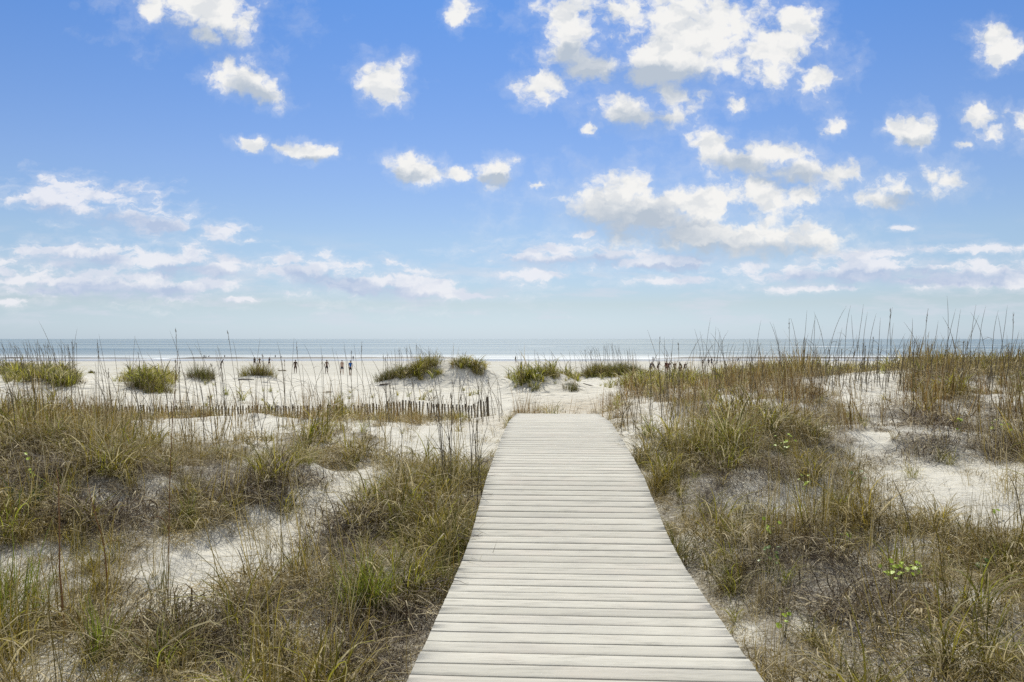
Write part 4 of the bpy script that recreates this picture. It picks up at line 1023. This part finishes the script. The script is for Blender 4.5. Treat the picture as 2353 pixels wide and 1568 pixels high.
l.new(b.math('ADD', b.math('MULTIPLY', b.math('DIVIDE', sp.outputs[0], yy), 17.004), 11.765), cb.inputs[0])
l.new(b.math('SUBTRACT', 7.79, b.math('MULTIPLY', b.math('DIVIDE', sp.outputs[2], yy), 17.004)), cb.inputs[1])
PC = cb.outputs[0]
CUM = [(4.5,.1,1.45,.62,8),(5.3,.55,.62,.42,15),(4.75,.85,.5,.22,30),(5.55,1.75,.62,.33,38),(5.15,1.5,.35,.25,0),(6.0,2.1,.4,.25,20),
 (8.75,1.8,.5,.42,45),(9.05,2.1,.4,.35,0),(8.55,1.55,.25,.2,30),(5.85,3.3,.5,.12,0),(6.6,3.4,.5,.17,12),(7.1,3.52,.4,.17,5),(7.55,3.5,.3,.15,0),(9.5,3.87,.52,.26,5),(9.25,3.95,.3,.14,0),(11.4,3.95,.42,.26,-14),(10.6,4.0,.28,.12,0),
 (13.1,.3,.75,.6,0),(13.1,1.0,.65,.65,20),(13.5,1.6,.75,.38,0),(12.5,1.95,.55,.28,-12),(14.2,.2,.7,.25,0),(15.5,.9,1.3,1.15,0),(16.4,.7,1.6,1.0,8),(14.6,.2,.6,.3,0),(17.7,1.15,1.0,.55,12),(18.8,1.75,.42,.35,40),(14.9,1.75,1.0,.3,0),(13.8,1.6,.9,.4,0),(17.3,1.25,1.5,.6,10),(14.9,1.3,.6,.6,0),(17.8,.9,.8,.5,10),(18.3,.6,.5,.4,20),(15.3,2.2,.5,.3,0),
 (14.4,2.5,.85,.33,5),(15.4,2.65,.6,.26,0),(13.8,2.4,.35,.25,0),(16.4,3.4,.5,.33,20),(17.0,3.7,1.0,.28,10),(17.8,3.5,.7,.3,0),(18.6,3.95,.95,.28,12),(19.1,4.0,.55,.25,0),
 (14.0,4.65,1.15,.48,-2),(15.3,4.7,2.2,.62,3),(16.6,4.65,1.3,.42,3),(14.6,4.65,1.7,.55,2),(16.2,4.6,1.9,.5,3),(17.3,4.45,.95,.32,6),(15.0,4.95,1.5,.34,8),(18.5,4.5,.35,.22,0),(17.1,5.42,2.1,.42,2),(18.5,5.5,.95,.22,4),(16.0,5.3,.7,.3,0),
 (20.9,2.95,.42,.34,0),(21.1,3.2,.4,.18,10),(22.75,2.75,.5,.28,15),(22.9,3.05,.5,.25,10),(23.5,3.0,.35,.3,0),(22.8,.9,.4,.3,10),(23.0,1.2,.5,.25,-20),(20.8,4.4,.85,.32,-8),(21.5,4.1,.5,.28,-10),(20.2,4.6,.6,.2,-5),
 (19.2,2.9,.3,.17,-10),(10.65,.2,.28,.3,20),(16.9,2.45,.24,.18,10),(22.1,3.33,.2,.1,0),(13.6,2.95,.15,.12,0),(12.4,4.25,.2,.08,-30)]
STR_ = [(.9,4.58,.85,.19,5),(1.9,4.65,.7,.36,10),(3.0,4.92,.95,.36,8),(3.7,5.2,.5,.14,12),(1.7,5.75,1.2,.17,3),(2.45,5.95,.5,.2,0),(4.28,5.77,.33,.16,0),(5.2,5.36,.45,.17,5),(5.75,5.52,.3,.06,0),
 (.15,6.15,.45,.18,5),(1.3,6.38,1.2,.28,4),(3.1,6.55,1.7,.24,3),(4.4,6.6,1.0,.18,2),(4.0,6.03,1.0,.2,3),(5.3,6.15,.9,.22,2),(6.8,6.3,.95,.27,6),(8.0,6.45,1.2,.26,5),(9.5,6.6,1.3,.24,6),(11.0,6.8,.5,.07,0),(5.6,6.88,.5,.06,0),(.2,6.93,.4,.07,0),
 (12.9,5.88,1.6,.2,0),(15.1,6.05,.9,.14,-3),(12.2,6.37,.62,.16,0),(20.0,6.05,1.15,.2,0),(19.0,6.3,2.4,.16,2),(22.3,6.2,1.7,.24,0),(22.6,5.73,1.2,.09,-4),(22.5,6.45,1.6,.12,0),(15.6,6.46,1.2,.08,0),(20.7,5.25,.16,.05,0),(13.4,5.4,.15,.05,-20),(18.6,6.62,1.0,.06,0)]
SHADE = [(4.6,.95,1.0,.35,8),(5.7,2.15,.5,.22,20),(14.7,5.2,1.7,.36,6),(16.8,5.82,1.7,.22,0),(15.0,1.85,1.3,.34,0),(13.3,1.5,.6,.35,0),(14.7,2.85,.8,.25,0),(17.6,3.95,1.3,.22,8),(20.9,4.72,.8,.22,0),(21.0,3.3,.3,.14,0),
 (2.9,5.15,1.1,.2,8),(1.2,4.85,.6,.15,8),(1.9,6.0,.9,.14,0),(2.6,6.72,2.0,.16,3),(4.4,6.25,1.0,.12,3),(8.2,6.62,1.9,.16,6),(13.0,6.05,1.3,.12,0),(20.6,6.4,2.6,.16,2),(9.5,4.05,.4,.12,0),(11.4,4.15,.35,.12,0),(7.1,3.66,.5,.08,4),(15.3,6.18,.8,.08,0)]
def noise2(vec, scale, detail, rough=.5, color=False):
    k = n.new('ShaderNodeTexNoise'); k.noise_dimensions = '2D'; l.new(vec, k.inputs['Vector']); k.inputs['Scale'].default_value = scale
    k.inputs['Detail'].default_value = detail; k.inputs['Roughness'].default_value = rough; return k.outputs[1 if color else 0]
FR = (0, 9, 28, -16)                      # a few shared tilted frames for the cloud lobes
def frames(pw):
    out = []
    for a in FR:
        if a == 0: out.append(pw); continue
        ca, sa = math.cos(R(a)), math.sin(R(a)); k = n.new('ShaderNodeCombineXYZ')
        l.new(b.vm('DOT_PRODUCT', pw, (ca, sa, 0)), k.inputs[0]); l.new(b.vm('DOT_PRODUCT', pw, (-sa, ca, 0)), k.inputs[1]); out.append(k.outputs[0])
    q = []
    for v in out:
        k = n.new('ShaderNodeSeparateXYZ'); l.new(v, k.inputs[0]); q.append((k.outputs[0], k.outputs[1]))
    return q
def lobes(fr, ells, kx, ky):
    acc = None
    for (cx, cy, rx, ry, rot) in ells:
        i = min(range(len(FR)), key=lambda j: abs(FR[j]-rot)); a = R(FR[i])
        X = cx*math.cos(a)+cy*math.sin(a); Y = -cx*math.sin(a)+cy*math.cos(a); ix = 1/(rx*kx); iy = 1/(ry*ky)
        st = n.new('ShaderNodeCombineXYZ'); l.new(fr[i][0], st.inputs[0]); l.new(fr[i][1], st.inputs[1])
        if acc is not None: l.new(acc, st.inputs[2])     # the running value rides along, so the nodes form one chain
        m = n.new('ShaderNodeVectorMath'); m.operation = 'MULTIPLY_ADD'; l.new(st.outputs[0], m.inputs[0])
        m.inputs[1].default_value = (ix, iy, 0); m.inputs[2].default_value = (-X*ix, -Y*iy, 0)
        d = b.vm('DOT_PRODUCT', m.outputs[0], m.outputs[0])
        acc = d if acc is None else b.math('SMOOTH_MIN', acc, d, .2)
    return b.math('SUBTRACT', 1, b.math('SQRT', b.math('MAXIMUM', acc, 0)))
w1 = noise2(PC, 1.0, 1, .5, True); w2 = noise2(PC, 3.2, 3, .6, True)
pw1 = b.vm('ADD', PC, b.vm('ADD', b.vm('MULTIPLY', b.vm('SUBTRACT', w1, (.5, .5, .5)), (.4, .22, 0)), b.vm('MULTIPLY', b.vm('SUBTRACT', w2, (.5, .5, .5)), (.42, .30, 0))))
pw2 = b.vm('ADD', PC, b.vm('ADD', b.vm('MULTIPLY', b.vm('SUBTRACT', w1, (.5, .5, .5)), (.6, .12, 0)), b.vm('MULTIPLY', b.vm('SUBTRACT', w2, (.5, .5, .5)), (.5, .12, 0))))
pn = b.vm('ADD', PC, b.vm('MULTIPLY', b.vm('SUBTRACT', w2, (.5, .5, .5)), (.34, .24, 0)))
fr1 = frames(pw1); fr2 = frames(pw2)
def dens(fr, ells, coords, nscale, detail, namp, cap):
    acc = lobes(fr, ells, 1.38, 1.5); ns = b.math('SUBTRACT', noise2(coords, nscale, detail, .60), .5); n2 = b.math('SUBTRACT', noise2(coords, nscale*.45, 1), .5)
    return b.math('ADD', b.math('SMOOTH_MIN', acc, cap, .3), b.math('ADD', b.math('MULTIPLY', b.math('MULTIPLY', ns, b.mr(shd, 0, 1, 1, .55)), namp), b.math('MULTIPLY', n2, namp*.5))), ns
ST_ = .16   # world strength; sky colours below are divided by it
def cl(c): return tuple((((v/255+.055)/1.055)**2.4)/ST_ for v in c)
skyc = b.mix(1, skyc, (k_*.1/ST_,)*3, 'MULTIPLY')
# faint flat veils near the horizon
hz = b.noise(b.mapping(PC, scl=(.5, 2.6, 1)), .9, 5, .6)
vh = b.math('MULTIPLY', b.mr(hz, .48, .66, 0, .5, True), b.math('MULTIPLY', b.mr(sp.outputs[2], .005, .03, 0, 1), b.mr(sp.outputs[2], .07, .14, 1, 0)))
skyc = b.mix(vh, skyc, cl((215, 220, 232)))
shd = b.mr(lobes(fr1, SHADE, 1.25, 1.35), -.35, .55, 0, 1, True)
d1, na_ = dens(fr1, CUM, b.vm('MULTIPLY', pn, (1, 1.2, 1)), 1.5, 7, 2.0, 1.3)
d2, nb_ = dens(fr2, STR_, b.vm('MULTIPLY', pn, (1, 3.0, 1)), 1.3, 6, 3.0, .8)
def layer(base, d, ns, lo, hi, wh, gr, alpha, sh, halo):
    al = b.math('MAXIMUM', b.math('MULTIPLY', b.mr(d, lo, hi, 0, 1, True), alpha), b.math('MULTIPLY', b.mr(d, lo-.55, hi-.15, 0, 1, True), halo))
    g = b.math('ADD', b.math('MULTIPLY', shd, sh), b.math('MULTIPLY', ns, -1.0), clamp=True)
    g = b.math('ADD', g, b.mr(mott, .47, .66, 0, .38, True), clamp=True)
    return b.mix(al, base, b.mix(g, wh, gr))
mott = noise2(b.vm('MULTIPLY', pn, (1, 1.8, 1)), 1.1, 3, .55)
c2 = layer(skyc, d2, nb_, -.14, .72, cl((241, 241, 246)), cl((184, 198, 224)), .86, .85, .30)
c1 = layer(c2, d1, na_, .02, .74, cl((246, 245, 242)), cl((186, 197, 210)), .98, .9, .22)
# unseen broken cloud, added overhead and behind to fill the shade with neutral light
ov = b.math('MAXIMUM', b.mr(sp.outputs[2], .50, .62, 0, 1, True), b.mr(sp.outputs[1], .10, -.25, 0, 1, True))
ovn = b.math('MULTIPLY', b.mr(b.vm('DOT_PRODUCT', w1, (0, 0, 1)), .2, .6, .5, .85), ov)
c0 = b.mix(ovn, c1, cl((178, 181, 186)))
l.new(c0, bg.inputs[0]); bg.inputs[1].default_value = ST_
w.cycles.sampling_method = 'NONE'

sun = bpy.data.lights.new('sun', 'SUN'); sun.energy = 4.05; sun.angle = R(.53); sun.color = (1, .96, .855)
so = bpy.data.objects.new('sun', sun); COL.objects.link(so)
dv = Vector((0.02, -math.cos(R(SUN_EL)), -math.sin(R(SUN_EL)))); so.rotation_euler = dv.to_track_quat('-Z', 'Y').to_euler(); so.location = (0, 30, 40)

cam = bpy.data.cameras.new('camera'); co = bpy.data.objects.new('camera', cam); COL.objects.link(co)
co.location = (0, 0, CAMZ); co.rotation_euler = (R(90), 0, 0); cam.sensor_width = 36; cam.lens = 26.02; cam.shift_y = -.0021; cam.clip_start = .05; cam.clip_end = 200000
sc.camera = co
sc.view_settings.view_transform = 'Standard'; sc.view_settings.look = 'None'; sc.view_settings.exposure = 0; sc.view_settings.gamma = 1
sc.cycles.use_adaptive_sampling = True; sc.cycles.adaptive_threshold = .02; sc.cycles.use_denoising = False; sc.cycles.max_bounces = 4; sc.cycles.diffuse_bounces = 2; sc.cycles.glossy_bounces = 2; sc.cycles.transmission_bounces = 2
